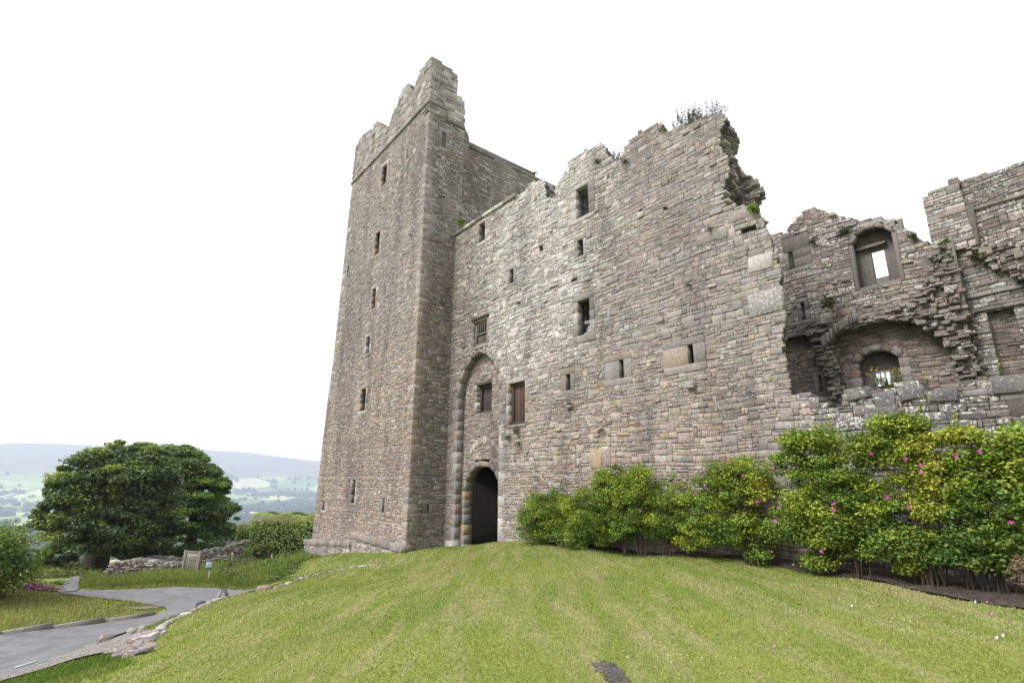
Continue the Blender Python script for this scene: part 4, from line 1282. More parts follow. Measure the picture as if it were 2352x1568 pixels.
# verge and rough bank
def grass_area(name, polypx, n, h, wd, cols, seed, lean=.35, zfix=None, poly=None):
    rng = np.random.default_rng(seed)
    pl = np.array([np.asarray(p, float)[:2] for p in poly]) if poly is not None else np.array([gz(*p[:2], p[2])[:2] for p in polypx])
    lo, hi = pl.min(0), pl.max(0)
    x = rng.uniform(lo[0], hi[0], n); y = rng.uniform(lo[1], hi[1], n)
    k = inpoly(x, y, pl); x, y = x[k], y[k]
    nz_ = fbm(x * .5, y * .5, seed)
    ci = np.array(cols)[rng.integers(0, len(cols), len(x))]
    c = np.column_stack([ci * (rng.uniform(.7, 1.25, len(x)) * (.7 + .6 * nz_))[:, None], np.zeros(len(x))])
    hh = rng.uniform(*h, len(x)) * (.45 + 1.1 * nz_)
    return blades(name, np.column_stack([x, y, tz(x, y)]), hh, np.full(len(x), wd), c, GRASS, lean, seed)
G1, G2, G3, STR = (.19, .27, .03), (.13, .22, .025), (.25, .30, .05), (.40, .33, .15)
grass_area('verge_grass', [(-300, 1640, -3.5), (0, 1588, -3.6), (390, 1537, -3.75), (410, 1512, -3.85), (330, 1495, -3.95), (150, 1483, -4.05), (0, 1466, -4.1), (-300, 1466, -4.1)], 60000, (.04, .1), .018, [G1, G3, STR, STR], 3, .6)
grass_area('bank_grass', None, 130000, (.08, .42), .014, [G1, G1, G2, G3, (.16, .26, .03), (.30, .25, .12)], 4, .75, poly=[gz(196, 1474, -4.25), gz(250, 1464, -4.15), gz(440, 1460, -4.12), gz(560, 1466, -4.0), gz(640, 1474, -3.95), (-9.4, 22.2), (-9.6, 26), FRONT.p(-11.9, 0, -2)[:2], (-13, 42), (-18, 44), gz(640, 1385, -4.6), gz(500, 1415, -4.3), gz(330, 1446, -4.25), gz(255, 1450, -4.25), gz(226, 1446, -5.0), gz(210, 1460, -4.6)])
grass_area('roadside_grass', None, 16000, (.05, .12), .02, [G3, G1, STR], 5, .6, poly=[gz(200, 1477, -4.15), gz(440, 1468, -4.1), gz(540, 1469, -4.0), gz(645, 1478, -3.9), (-9.2, 22.5), gz(560, 1464, -4.0), gz(440, 1458, -4.12), gz(250, 1464, -4.15)])
grass_area('strip_grass', None, 30000, (.025, .07), .012, [G1, G2, G3], 6, .6, poly=[gz(335, 1590, -2.9), gz(300, 1600, -3.1), gz(360, 1575, -3.35), gz(398, 1564, -3.45), (-8.2, 17.5), (-8.4, 20.6), (-9.2, 21.6)] + [FRONT.p(-9.5, 0, .9)[:2], FRONT.p(-5, 0, .5)[:2], FRONT.p(-1.0, 0, .4)[:2]] + [p for p in EDGE[::-1]])
grass_area('corner_grass', None, 26000, (.03, .08), .010, [G1, G2, (.12, .2, .03)], 9, .6, poly=[gz(310, 1664, -2.55), gz(250, 1670, -2.7), gz(180, 1685, -2.8), gz(60, 1718, -2.9), (-8, 6), (-6.5, 4.5), (-5.5, 5.5), (-4.7, 7.4)])

# ------------------------------------------------------------------ low stone edging of the lawn
mb = MB(); rng = np.random.default_rng(12)
ep = resample(EDGE, .1, False)
def slab(mb, c, L, Wd, H, yaw, col, rng, tilt=.08):
    """an irregular flat stone"""
    n = 7
    an = np.linspace(0, 2 * math.pi, n, endpoint=False) + rng.uniform(-.25, .25, n)
    rx = L / 2 * rng.uniform(.8, 1.1, n); ry = Wd / 2 * rng.uniform(.8, 1.1, n)
    x = np.cos(an) * rx; y = np.sin(an) * ry
    ca, sa = math.cos(yaw), math.sin(yaw)
    X = x * ca - y * sa; Y = x * sa + y * ca
    t1, t2 = rng.normal(0, tilt, 2)
    zz = X * t1 + Y * t2
    lay = []
    for s, h in ((1.0, -H * .6), (1.03, H * .15), (.98, H * .4), (.8, H * .55)):
        lay.append(np.column_stack([X * s, Y * s, zz + h + rng.normal(0, H * .06, n)]))
    v = np.vstack(lay + [np.array([[0, 0, H * .58]])]) + np.asarray(c)
    q = []
    for l in range(3):
        for k in range(n):
            k2 = (k + 1) % n
            q.append([l * n + k, l * n + k2, (l + 1) * n + k2, (l + 1) * n + k])
    t = [[3 * n + k, 3 * n + (k + 1) % n, 4 * n] for k in range(n)]
    mb.add(v, q=q, t=t, c=col)
i = 0
while i < len(ep) - 3:
    a = ep[i]; L = rng.uniform(.2, .5)
    j = min(len(ep) - 1, i + int(L / .1) + 1)
    d = ep[j] - a; yaw = math.atan2(d[1], d[0]); mid = (a + ep[j]) / 2
    z = tz1(*mid)
    wide = .2 if i > 20 else .34
    hgt = .07 if i > 25 else .09
    c_ = np.append(np.array([PALE, GREY, PALE, GB, TAN][rng.integers(5)]) * rng.uniform(.8, 1.15), .45)
    if i < 40:
        slab(mb, (mid[0] + rng.normal(0, .04), mid[1], z - .06), L * 1.1, wide, hgt, yaw, c_ * np.array([.7, .7, .7, 1]), rng, .05)
    slab(mb, (mid[0], mid[1], z + .02), L * 1.05, wide * rng.uniform(.75, 1.1), hgt, yaw + rng.normal(0, .12), c_, rng, .07)
    i = j
for k in range(46):      # the crumbled near end: a spill of flat fragments
    f = rng.random()
    p = gz(322 + 52 * f + rng.normal(0, 9), 1666 - 88 * f + rng.normal(0, 9), -2.5)
    p[2] = tz1(p[0], p[1]) + rng.uniform(.0, .07)
    L = rng.uniform(.12, .42)
    slab(mb, p, L, L * rng.uniform(.4, .75), rng.uniform(.03, .07), rng.uniform(.6, 2.0), np.append(np.array([PALE, PALE, TAN, GB, GREY][rng.integers(5)]) * rng.uniform(.75, 1.25), .4), rng, .16)
tag(mb.build('edging_wall', STONE2), 'low crumbling edging of flat pale stones along the left side of the lawn', 'stone edging')
# loose stones
def loose(name, sx, sy, z, L, wd, H, col, label, cat, group=None, seed=1):
    rng = np.random.default_rng(seed); mb = MB()
    p = gz(sx, sy, z) if z is not None else ghit(sx, sy)
    p[2] = tz1(p[0], p[1]) + H * .25 + (.045 if z is not None else 0.03)
    slab(mb, p, L, wd, H, rng.uniform(0, 3), np.append(np.array(col), .35), rng, .05)
    return tag(mb.build(name, STONE2), label, cat, group)
loose('boulder', 660, 1480, -2.95, .45, .32, .16, (.40, .29, .22), 'rounded pinkish brown boulder set in the pale stone edging', 'boulder', None, 3)
loose('boulder', 503, 1517, -3.35, .34, .26, .22, (.10, .10, .095), 'dark boulder on the grass edge beside the road', 'boulder', None, 4)
loose('stone', 268, 1609, -3.0, .34, .2, .12, (.22, .19, .16), 'brown loose stone at the top of the gravel path by the grass', 'stone', 'loose stones around the gravel path', 5)
loose('stone', 257, 1613, -3.05, .28, .2, .14, (.42, .4, .36), 'pale small stone beside the brown one at the gravel edge', 'stone', 'loose stones around the gravel path', 6)
loose('stone', 328, 1597, -2.8, .22, .17, .1, (.42, .4, .37), 'pale lump of stone where the gravel meets the edging wall', 'stone', 'loose stones around the gravel path', 7)
loose('stone', 352, 1586, -2.7, .14, .12, .09, (.5, .47, .42), 'small whitish stone on the grass strip behind the edging', 'stone', 'loose stones around the gravel path', 8)
bed_stones = [(2226, 1413, .2, 'pale stone in the flower bed under the tall rose bushes'), (2472, 1452, .22, 'pale round stone in the bare soil near the right end of the bed'), (2512, 1466, .2, 'white stone at the front of the bed by the dried plant'), (2532, 1468, .14, 'small brown stone next to the white stone in the bed'), (2070, 1414, .14, 'small pale stone at the bed edge below the magenta blooms'), (1880, 1388, .16, 'grey stone in the soil below the round rose bush')]
for i, (sx, sy, L, lab) in enumerate(bed_stones):
    loose('stone', sx, sy, None, L, L * .75, L * .5, (.5, .48, .46) if i in (0, 2, 4) else (.3, .26, .22), lab, 'stone', 'stones lying in the flower bed', 20 + i)
petals = [(2128, 1430, 1, 'pink fallen petal on the bed edge under the largest bush'), (2227, 1480, 1, 'pink fallen petal on the grass below the bed, middle right'), (2437, 1513, 0, 'white fallen petal on the right grass beside a pink one'), (2466, 1514, 1, 'pink fallen petal on the right grass beside a white one'), (2478, 1544, 1, 'pale pink petal lying lower on the right grass'),
          (2490, 1604, 0, 'left white petal of the pair low on the right grass'), (2506, 1600, 0, 'right white petal of the pair low on the right grass'), (2128, 1522, 0, 'white petal alone in the middle of the lawn'), (1782, 1387, 0, 'white petal on the lawn before the second rose bush'), (1932, 1627, 1, 'tiny pink petal alone near the bottom of the lawn')]
for i, (sx, sy, pk, lab) in enumerate(petals):
    rng = np.random.default_rng(300 + i); p = ghit(sx, sy); mb = MB(); n = 8
    an = np.linspace(0, 2 * math.pi, n, endpoint=False)
    R_ = .022
    v = np.column_stack([np.cos(an) * R_ * 1.2, np.sin(an) * R_, .02 * np.cos(an * 2) + .045]) + p
    v = np.vstack([v, p + np.array([0, 0, .03])])
    mb.add(v, t=[[k, (k + 1) % n, n] for k in range(n)], c=(.62, .3, .5, 0) if pk else (.8, .76, .78, 0))
    tag(mb.build('petal', PETAL), lab, 'petal', 'fallen rose petals')
# daisies in the turf
rng = np.random.default_rng(19); mb = MB()
dp = []
for cx, cy, n, s in ((1470, 1405, 30, 26), (1300, 1400, 14, 60), (1610, 1402, 8, 20), (1990, 1542, 8, 14), (1700, 1440, 18, 130), (1680, 1660, 10, 90), (2230, 1556, 6, 30), (560, 1560, 8, 60), (1150, 1420, 12, 90)):
    for _ in range(n):
        q = ghit(cx + rng.normal(0, s), cy + rng.normal(0, s * .25)); dp.append(q)
for q in dp:
    an = np.linspace(0, 2 * math.pi, 7, endpoint=False); r_ = rng.uniform(.006, .011)
    v = np.column_stack([np.cos(an) * r_, np.sin(an) * r_, np.full(7, .05)]) + q
    v = np.vstack([v, q + np.array([0, 0, .056])])
    mb.add(v, t=[[k, (k + 1) % 7, 7] for k in range(7)], c=(.8, .8, .76, 0))
tag(mb.build('daisies', PETAL), kind='stuff')

# ------------------------------------------------------------------ foliage
def leaf_mesh(mb, clumps, rng, up=.45, shell=.5, fold=.25, asp=.55, flat=.5):
    """clumps: (centre, radii, count, leaf length, colour); leaves face outwards and up with scatter"""
    for c, r, n, L, col in clumps:
        n = int(n)
        d = rng.normal(0, 1, (n, 3)); d /= np.linalg.norm(d, axis=1)[:, None]
        rr = shell + (1 - shell) * rng.random(n) ** .6
        lump = .82 + .36 * vnoise(d[:, 0] * 2.2 + c[0], d[:, 2] * 2.2 + d[:, 1] * 1.7 + c[1], 4)
        P = np.asarray(c) + d * (rr * lump)[:, None] * np.asarray(r)
        N = d * flat + np.array([0, 0, up]) + rng.normal(0, .42, (n, 3)); N /= np.linalg.norm(N, axis=1)[:, None]
        T = np.cross(N, rng.normal(0, 1, (n, 3))); T /= np.linalg.norm(T, axis=1)[:, None] + 1e-9
        B = np.cross(N, T)
        l = L * rng.uniform(.65, 1.3, n)[:, None]
        v = np.zeros((n, 4, 3))
        v[:, 0] = P - T * l * .5
        v[:, 1] = P + B * l * asp * .5 + N * l * fold * .3
        v[:, 2] = P + T * l * .5 - N * l * fold * .3
        v[:, 3] = P - B * l * asp * .5 + N * l * fold * .3
        cc = np.asarray(col)[None] * rng.uniform(.65, 1.35, (n, 1)) * (1 + rng.normal(0, .06, (n, 3)))
        cc = cc.clip(.005, .9)
        mb.add(v.reshape(-1, 3), q=np.arange(4 * n).reshape(-1, 4), c=np.repeat(np.column_stack([cc, np.zeros(n)]), 4, 0))

def at_dist(sx, sy, D):
    r = ray(sx, sy)
    return r * (D / np.hypot(r[0], r[1]))

# ---- the two big sycamores -------------------------------------------------------
def big_tree(name, D, base_px, outline, ncl, seed, cols, label, trunk_r, leafL, per, depth):
    rng = np.random.default_rng(seed)
    bpt = at_dist(*base_px, D); bpt[2] = tz1(bpt[0], bpt[1]) - .15
    t = thing(name, bpt, label, 'tree', 'large trees by the lane')
    r0 = ray(*base_px); r0 = np.array([r0[0], r0[1], 0]); r0 /= np.linalg.norm(r0)
    side = np.array([r0[1], -r0[0], 0])
    # crown: an envelope traced on the tree's own plane, clumps filled through its depth
    poly = []
    for (sx, sy) in outline:
        r = ray(sx, sy); q = r * ((bpt @ r0) / (r @ r0)); poly.append(((q - bpt) @ side, q[2]))
    poly = np.array(poly)
    lo, hi = poly.min(0), poly.max(0); mid = (lo + hi) / 2
    cl = []
    tries = 0
    while len(cl) < ncl and tries < 20000:
        tries += 1
        s = rng.uniform(lo[0], hi[0]); z = rng.uniform(lo[1], hi[1])
        rx = rng.uniform(.35, 1.0)
        if not inpoly(np.array([s]), np.array([z]), poly)[0]: continue
        # shrink to keep inside
        ok = inpoly(np.array([s - rx * .75, s + rx * .75, s]), np.array([z, z, z + rx * .4]), poly)
        if not ok.all():
            rx *= .55
            ok = inpoly(np.array([s - rx * .8, s + rx * .8, s]), np.array([z, z, z + rx * .4]), poly)
            if not ok.all(): continue
        e = math.sqrt(max(0, 1 - ((z - mid[1]) / (hi[1] - lo[1]) * 1.9) ** 2)) * math.sqrt(max(0.05, 1 - ((s - mid[0]) / (hi[0] - lo[0]) * 1.9) ** 2))
        dd = rng.choice([-1, -1, 1]) * depth * e * rng.uniform(.55, 1.0)
        c = bpt + side * s + r0 * dd; c[2] = z
        col = np.array(cols[rng.integers(len(cols))]) * rng.uniform(.8, 1.2)
        cl.append((c, (rx, rx, rx * .42), per, leafL, col))
    mb = MB(); leaf_mesh(mb, cl, rng, up=.75, shell=.25, flat=.4)
    mb.build('crown', LEAF, t)
    mb = MB()
    top = bpt + np.array([0, 0, 2.2])
    tube(mb, [bpt - [0, 0, .3], bpt + [0, 0, .35], bpt + [0, 0, 1.2], top], [trunk_r * 1.5, trunk_r * 1.1, trunk_r * .95, trunk_r * .85], (.055, .045, .035), 12)
    for k in range(7):
        c = cl[rng.integers(len(cl))][0]
        m1 = top * .55 + c * .45 + np.array([0, 0, .5])
        tube(mb, [top - [0, 0, .3], top * .8 + c * .2 + [0, 0, .5], m1, c], [trunk_r * .5, trunk_r * .36, trunk_r * .22, .04], (.055, .045, .035), 8)
    mb.build("trunk", BARK, t, True)
    return t
DK = [(.135, .195, .08), (.165, .23, .085), (.21, .28, .08), (.11, .165, .085), (.29, .36, .09)]
LT = [(.17, .30, .05), (.22, .36, .055), (.14, .25, .055)]
o1 = [(75, 1335), (90, 1300), (70, 1318), (100, 1255), (112, 1225), (125, 1190), (170, 1150), (205, 1130), (212, 1115), (232, 1107), (260, 1118), (300, 1103), (340, 1098), (385, 1108), (430, 1128), (450, 1200), (455, 1290), (430, 1370), (390, 1400), (330, 1404), (290, 1400), (268, 1378), (215, 1374), (190, 1388), (150, 1408), (88, 1414), (75, 1395), (90, 1375), (100, 1350)]
o2 = [(370, 1150), (400, 1118), (430, 1108), (475, 1112), (512, 1132), (552, 1168), (578, 1205), (572, 1235), (600, 1268), (604, 1298), (584, 1335), (555, 1355), (540, 1378), (500, 1392), (440, 1402), (380, 1400), (365, 1300)]
big_tree('sycamore_tree', 40.0, (233, 1440), o1, 360, 101, DK, 'broad dark sycamore with a thick trunk at the corner of the lane', .62, .2, 330, 4.2)
big_tree('sycamore_tree', 43.5, (470, 1405), o2, 230, 102, DK[:3] + LT, 'smaller lighter green sycamore crown to the right of the broad dark one', .4, .2, 330, 3.2)

# ---- clipped hedge -----------------------------------------------------------------
def hedge(name, a, b, h, wd, label, seed, z0=None):
    rng = np.random.default_rng(seed)
    a = np.asarray(a, float); b = np.asarray(b, float)
    t = thing(name, np.array([*((a + b) / 2)[:2], tz1(*((a + b) / 2)[:2])]), label, 'hedge')
    L = np.linalg.norm(b[:2] - a[:2]); d = (b - a)[:2] / L; nn = np.array([-d[1], d[0]])
    mb = MB(); core = MB()
    n = int(L * 1500)
    # surface points of a rounded box
    s = rng.uniform(0, L, n); th = rng.uniform(-.15, math.pi + .15, n)
    ee = np.clip(np.minimum(s, L - s) / .45, 0, 1) ** .5
    cx = np.sign(np.cos(th)) * np.abs(np.cos(th)) ** .35 * wd / 2 * (.55 + .45 * ee)
    zt = np.abs(np.sin(th)) ** .14
    zz = np.where(th < 0, 0, zt) * h * (.9 + .1 * ee)
    zz = np.where(rng.random(n) < .55, rng.random(n) ** .8 * zz, zz)
    lump = .12 * (fbm(s * 1.3, zz * .5, seed) - .5) + .05 * np.sin(s * 3.1)
    zz = zz + lump * (zz > h * .7) * 1.5
    x = a[0] + d[0] * s + nn[0] * (cx + np.sign(cx) * lump); y = a[1] + d[1] * s + nn[1] * (cx + np.sign(cx) * lump)
    g = np.interp(s, [0, L], [tz1(*a[:2]), tz1(*b[:2])]) if z0 is None else z0
    P = np.column_stack([x, y, g + zz])
    N = np.column_stack([nn[0] * np.sign(cx), nn[1] * np.sign(cx), np.where(zz > h * .85, 1.2, .35)]) + rng.normal(0, .4, (n, 3)); N /= np.linalg.norm(N, axis=1)[:, None]
    T = np.cross(N, rng.normal(0, 1, (n, 3))); T /= np.linalg.norm(T, axis=1)[:, None]; B = np.cross(N, T)
    l = .13
    v = np.stack([P - T * l * .5, P + B * l * .28, P + T * l * .5, P - B * l * .28], 1)
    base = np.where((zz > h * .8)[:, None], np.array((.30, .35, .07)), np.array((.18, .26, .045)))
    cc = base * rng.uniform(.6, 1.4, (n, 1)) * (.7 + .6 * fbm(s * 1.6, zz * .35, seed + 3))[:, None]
    mb.add(v.reshape(-1, 3), q=np.arange(4 * n).reshape(-1, 4), c=np.repeat(np.column_stack([cc, np.zeros(n)]), 4, 0))
    mb.build('foliage', LEAF, t)
    zc = (tz1(*a[:2]) + tz1(*b[:2])) / 2 if z0 is None else z0
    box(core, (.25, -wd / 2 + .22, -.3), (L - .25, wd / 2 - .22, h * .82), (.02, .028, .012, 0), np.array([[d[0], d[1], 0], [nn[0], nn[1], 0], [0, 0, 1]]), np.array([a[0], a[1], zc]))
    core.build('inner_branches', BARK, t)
    return t
ha, hb = at_dist(642, 1330, 37.0), at_dist(830, 1330, 33.5)
hedge('clipped_hedge', ha, hb, 2.7, 1.7, 'long tall clipped green hedge behind the corner tower', 201, -4.55)
hedge('clipped_hedge', at_dist(606, 1345, 39.5), at_dist(640, 1345, 38.5), 2.2, 1.4, 'short lower clipped bush at the left end of the long hedge', 202, -4.85)

# ---- shrubs, weeds ------------------------------------------------------------------
def shrub(name, label, cat, clumps, seed, stems=0, base=None, group=None, up=.5, shell=.3):
    rng = np.random.default_rng(seed)
    c0 = np.mean([np.asarray(c[0]) for c in clumps], 0) if base is None else np.asarray(base, float)
    t = thing(name, c0, label, cat, group)
    mb = MB(); leaf_mesh(mb, clumps, rng, up=up, shell=shell); mb.build('foliage', LEAF, t)
    if stems:
        mb = MB()
        for k in range(stems):
            c = np.asarray(clumps[rng.integers(len(clumps))][0])
            b = c0 + np.array([rng.normal(0, .12), rng.normal(0, .12), -.1])
            tube(mb, [b, b * .5 + c * .5 + rng.normal(0, .05, 3), c + rng.normal(0, .1, 3)], [.022, .015, .007], (0.135, 0.105, 0.075), 5)
        mb.build('stems', BARK, t)
    return t
rng = np.random.default_rng(55)
cl = []
for k in range(42):
    sx, sy = rng.uniform(-90, 62), rng.uniform(1345, 1455)
    if sx > 30 and sy < 1385: continue
    c = at_dist(sx, sy, 26 + rng.normal(0, .8)); cl.append((c, (0.825, 0.825, 0.630), 330, .13, np.array([(0.150, 0.225, 0.033), (0.090, 0.150, 0.030), (0.210, 0.285, 0.045)][rng.integers(3)])))
b = at_dist(5, 1480, 26.0); b[2] = tz1(b[0], b[1])
shrub('shrub', 'rounded yellowish green shrub on the verge at the left edge', 'shrub', cl, 56, 10, b, up=.6)
def px_weeds(n, x0, x1, y0, y1, D0, D1, r, cols, L, per, rng):
    o = []
    for _ in range(n):
        sx = rng.uniform(x0, x1); f = rng.random(); sy = y0 + (y1 - y0) * f
        c = at_dist(sx, sy, D1 + (D0 - D1) * f)
        o.append((c, (r, r, r * .8), per, L, np.array(cols[rng.integers(len(cols))])))
    return o
rng = np.random.default_rng(57)
mb = MB()
leaf_mesh(mb, px_weeds(45, 95, 205, 1412, 1462, 33, 46, .8, [(0.180, 0.240, 0.053), (0.135, 0.210, 0.045), (0.240, 0.270, 0.090), (0.300, 0.255, 0.135)], .16, 260, rng), rng, up=.8)
leaf_mesh(mb, px_weeds(14, 40, 170, 1462, 1480, 29.5, 31, .4, [(0.105, 0.165, 0.045), (0.150, 0.210, 0.045)], .12, 220, rng), rng, up=.8)
tag(mb.build('undergrowth', LEAF), kind='stuff')
cl = px_weeds(8, 62, 104, 1462, 1474, 28.3, 28.8, .26, [(0.540, 0.150, 0.495), (0.630, 0.210, 0.570), (0.420, 0.135, 0.360), (0.135, 0.195, 0.045)], .09, 150, rng)
shrub('flowering_plant', 'clump of magenta purple flowers beside the lane mouth', 'flowers', cl, 58, 4)
cl = px_weeds(6, 110, 150, 1464, 1478, 28.3, 28.6, .24, [(0.450, 0.255, 0.195), (0.300, 0.225, 0.150), (0.360, 0.195, 0.150)], .08, 120, rng)
shrub('flowering_plant', 'faded reddish brown plant between the purple flowers and the lane', 'flowers', cl, 59, 4)
cl = px_weeds(9, 205, 246, 1446, 1475, 33, 36, .3, [(0.045, 0.075, 0.027), (0.075, 0.112, 0.030)], .1, 260, rng)
shrub('shrub', 'dark ivy and low growth round the foot of the broad tree', 'shrub', cl, 60, 0)
# nettles and brambles on the bank
def bank_shrub(label, x0, x1, y0, y1, D0, D1, n, cols, seed, L=.12, r=.42, name='weed_clump', group='weeds on the bank left of the tower'):
    rng = np.random.default_rng(seed)
    shrub(name, label, 'weeds', px_weeds(n, x0, x1, y0, y1, D0, D1, r, cols, L, 210, rng), seed, 0, None, group, .7)
bank_shrub('pale green leafy weeds in front, next to the stone edging below the tower', 672, 752, 1408, 1462, 23.2, 27, 30, [(0.150, 0.225, 0.053), (0.195, 0.270, 0.075), (0.120, 0.195, 0.045)], 61, .1, .34)
bank_shrub('tall nettles against the tower foot below the hedge', 706, 772, 1388, 1430, 26, 31, 28, [(0.135, 0.210, 0.045), (0.105, 0.180, 0.038)], 62)
bank_shrub('dark brambles on the slope under the middle of the hedge', 575, 690, 1404, 1424, 29, 31.5, 20, [(0.105, 0.150, 0.045), (0.135, 0.180, 0.053), (0.195, 0.195, 0.090)], 63)
bank_shrub('bushy bramble growing over the ruined end of the field wall', 625, 668, 1362, 1385, 34, 35.5, 10, [(0.120, 0.165, 0.045), (0.150, 0.195, 0.045)], 64)
bank_shrub('mixed weeds and seeding grasses in front of the rear stone wall beside the sign', 548, 668, 1418, 1446, 25.5, 29.5, 30, [(.17, .22, .06), (.13, .19, .05), (.26, .22, .13), (.21, .26, .06)], 68, .11, .3)
# more distant dark tree between the sycamore and the hedge
cl = px_weeds(14, 560, 606, 1325, 1345, 60, 66, .9, [(0.053, 0.090, 0.045), (0.045, 0.083, 0.045)], .3, 120, rng)
shrub('tree', 'dark distant trees showing between the lighter sycamore and the hedge', 'tree', cl, 65, 0)

# ---- field walls, fence, gate, signs ---------------------------------------------------
def dry_wall(name, pts, h, label, seed, z=None, hend=None, rubble=.0):
    """dry-stone wall along ground points"""
    rng = np.random.default_rng(seed); mb = MB()
    pts = [np.asarray(p, float) for p in pts]
    for i in range(len(pts) - 1):
        a, b = pts[i], pts[i + 1]
        L = np.linalg.norm((b - a)[:2]); d = np.array([*(b - a)[:2] / L, 0]); nn = np.array([d[1], -d[0], 0])
        if nn @ a > 0: nn = -nn
        za = a[2]; zb = b[2]
        pl = Plane(np.array([a[0], a[1], 0]) + d * 0, d, nn)
        base = (za + zb) / 2
        R, Cc = [], []
        z = -.3; k = 0
        while z < h:
            hh = rng.uniform(.05, .10); u = rng.uniform(-.15, 0)
            while u < L:
                l = rng.uniform(.08, .26)
                mu = u + l / 2; g = za + (zb - za) * np.clip(mu / L, 0, 1)
                topj = h + .1 * math.sin(mu * 1.7 + seed) + rng.normal(0, .04)
                if z + hh < topj:
                    R.append((u, u + l, g + z, g + z + hh, rng.uniform(-.05, .05)))
                    Cc.append(np.append(np.array([TAN, GREY, PALE, GB, PINK, DARK][rng.integers(6)]) * rng.uniform(.7, 1.2), .5))
                u += l
            z += hh
        R = np.array(R)
        stones(mb, pl, R, np.array(Cc), rng, 0, gap=(.006, .02), bulge=(-.07, .05), tilt=.03, back=-.45)
        # top stones set on edge
        u = 0
        while u < L:
            l = rng.uniform(.05, .2); g = za + (zb - za) * u / L
            topj = h + .1 * math.sin(u * 1.7 + seed)
            block_(mb, pl, u, u + l, g + topj - .12, g + topj + rng.uniform(-.02, .08), -.4, rng.uniform(-.05, .04), np.append(np.array([GREY, PALE, GB, TAN][rng.integers(4)]) * rng.uniform(.6, 1.1), .5), rng, .015, .02)
            u += l
    return tag(mb.build(name, STONE2), label, 'wall')
def gp(sx, sy, D):
    p = at_dist(sx, sy, D); p[2] = tz1(p[0], p[1]); return p
def on(sx, sy, D, z):
    p = at_dist(sx, sy, D); p[2] = z; return p
wa, wb = at_dist(261, 1458, 33.0), at_dist(455, 1446, 31.0)
dry_wall('field_wall', [np.array([wa[0], wa[1], wa[2] + .05]), np.array([wb[0], wb[1], wb[2] - .1])], .88, 'front dry stone field wall ending beside the broad tree trunk', 301)
w2 = [at_dist(335, 1432, 38.0), at_dist(470, 1422, 36.5), at_dist(560, 1400, 36), at_dist(632, 1382, 36)]
dry_wall('field_wall', w2, .7, 'rear dry stone wall climbing behind the gate towards the hedge', 302)
# timber rail along the rear wall
mb = MB(); p0, p1 = at_dist(505, 1402, 34.5), at_dist(580, 1391, 34.5)
tube(mb, [p0, p1], [.045, .045], (.30, .25, .19), 6)
rail = mb.build('rail', WOOD)
mb = MB(); b0 = gp(583, 1410, 34.4); tube(mb, [b0 - [0, 0, .2], p1 + [0, 0, .25]], [.07, .06], (.33, .26, .18), 6)
ft = thing('rail_fence', b0, 'single wooden rail fence with one post before the rear stone wall', 'fence')
post = mb.build('post', WOOD, ft)
rail.parent = ft; rail.matrix_parent_inverse = ft.matrix_world.inverted()
mb = MB(); b0 = gp(680, 1420, 30); t0 = at_dist(680, 1385, 30); tube(mb, [b0 - [0, 0, .2], t0], [.05, .045], (.36, .31, .22), 6)
tag(mb.build('fence_post', WOOD), 'lone thin wooden post standing in the weeds under the hedge', 'post')
# grey board fence
def board_fence():
    a, b = at_dist(536, 1375, 44), at_dist(602, 1375, 44)
    t = thing('board_fence', np.array([*((a + b) / 2)[:2], a[2] - .8]), 'pale grey vertical board fence between the sycamore and the hedge', 'fence')
    d = (b - a)[:2]; L = np.linalg.norm(d); d = d / L; pl = Plane(np.array([a[0], a[1], 0]), np.array([*d, 0]), np.array([d[1], -d[0], 0]))
    z1 = at_dist(560, 1352, 44)[2]; rng = np.random.default_rng(5); mb = MB()
    n = 14
    for k in range(n):
        block_(mb, pl, L * k / n, L * (k + 1) / n, z1 - 1.9, z1 + rng.uniform(-.02, .02), -.03, 0, np.append(np.array((.38, .37, .36)) * rng.uniform(.8, 1.15), 0), rng, .006, .004)
    mb.build('boards', WOOD, t)
    mb = MB()
    for k in (0, .5, 1):
        block_(mb, pl, L * k - .06, L * k + .06, z1 - 1.9, z1 + .08, -.16, -.035, (.3, .29, .28, 0), rng, .01, .004)
    mb.build('posts', WOOD, t)
board_fence()
# wooden gate / notice board frame at the wall's end
def gate():
    a = at_dist(455, 1440, 30.5); b = at_dist(488, 1436, 30.0)
    g = tz1(a[0], a[1])
    t = thing('wooden_gate', np.array([a[0], a[1], g]), 'weathered wooden gate with upright bars at the end of the front stone wall', 'gate')
    d = (b - a)[:2]; L = np.linalg.norm(d); d = d / L
    pl = Plane(np.array([a[0], a[1], 0]), np.array([*d, 0]), np.array([d[1], -d[0], 0]))
    if pl.N @ a > 0: pl.N = -pl.N
    rng = np.random.default_rng(6)
    wc = (.26, .225, .18, 0)
    for u in (-.05, L + .05):
        mb = MB(); block_(mb, pl, u - .06, u + .06, g - .2, g + 1.15, -.12, .0, wc, rng, .012, .006); mb.build('post', WOOD, t)
    mb = MB()
    for z in (g + 1.02, g + .72): block_(mb, pl, .02, L - .02, z, z + .1, -.1, -.04, wc, rng, .01, .006)
    for k in range(6):
        u = .08 + (L - .16) * k / 5; block_(mb, pl, u - .03, u + .03, g + .12, g + .72, -.075, -.045, (.3, .27, .22, 0), rng, .006, .004)
    block_(mb, pl, .04, L - .04, g + .83, g + 1.01, -.075, -.05, (.42, .38, .3, 0), rng, .006, .004)
    mb.build('gate_leaf', WOOD, t)
gate()
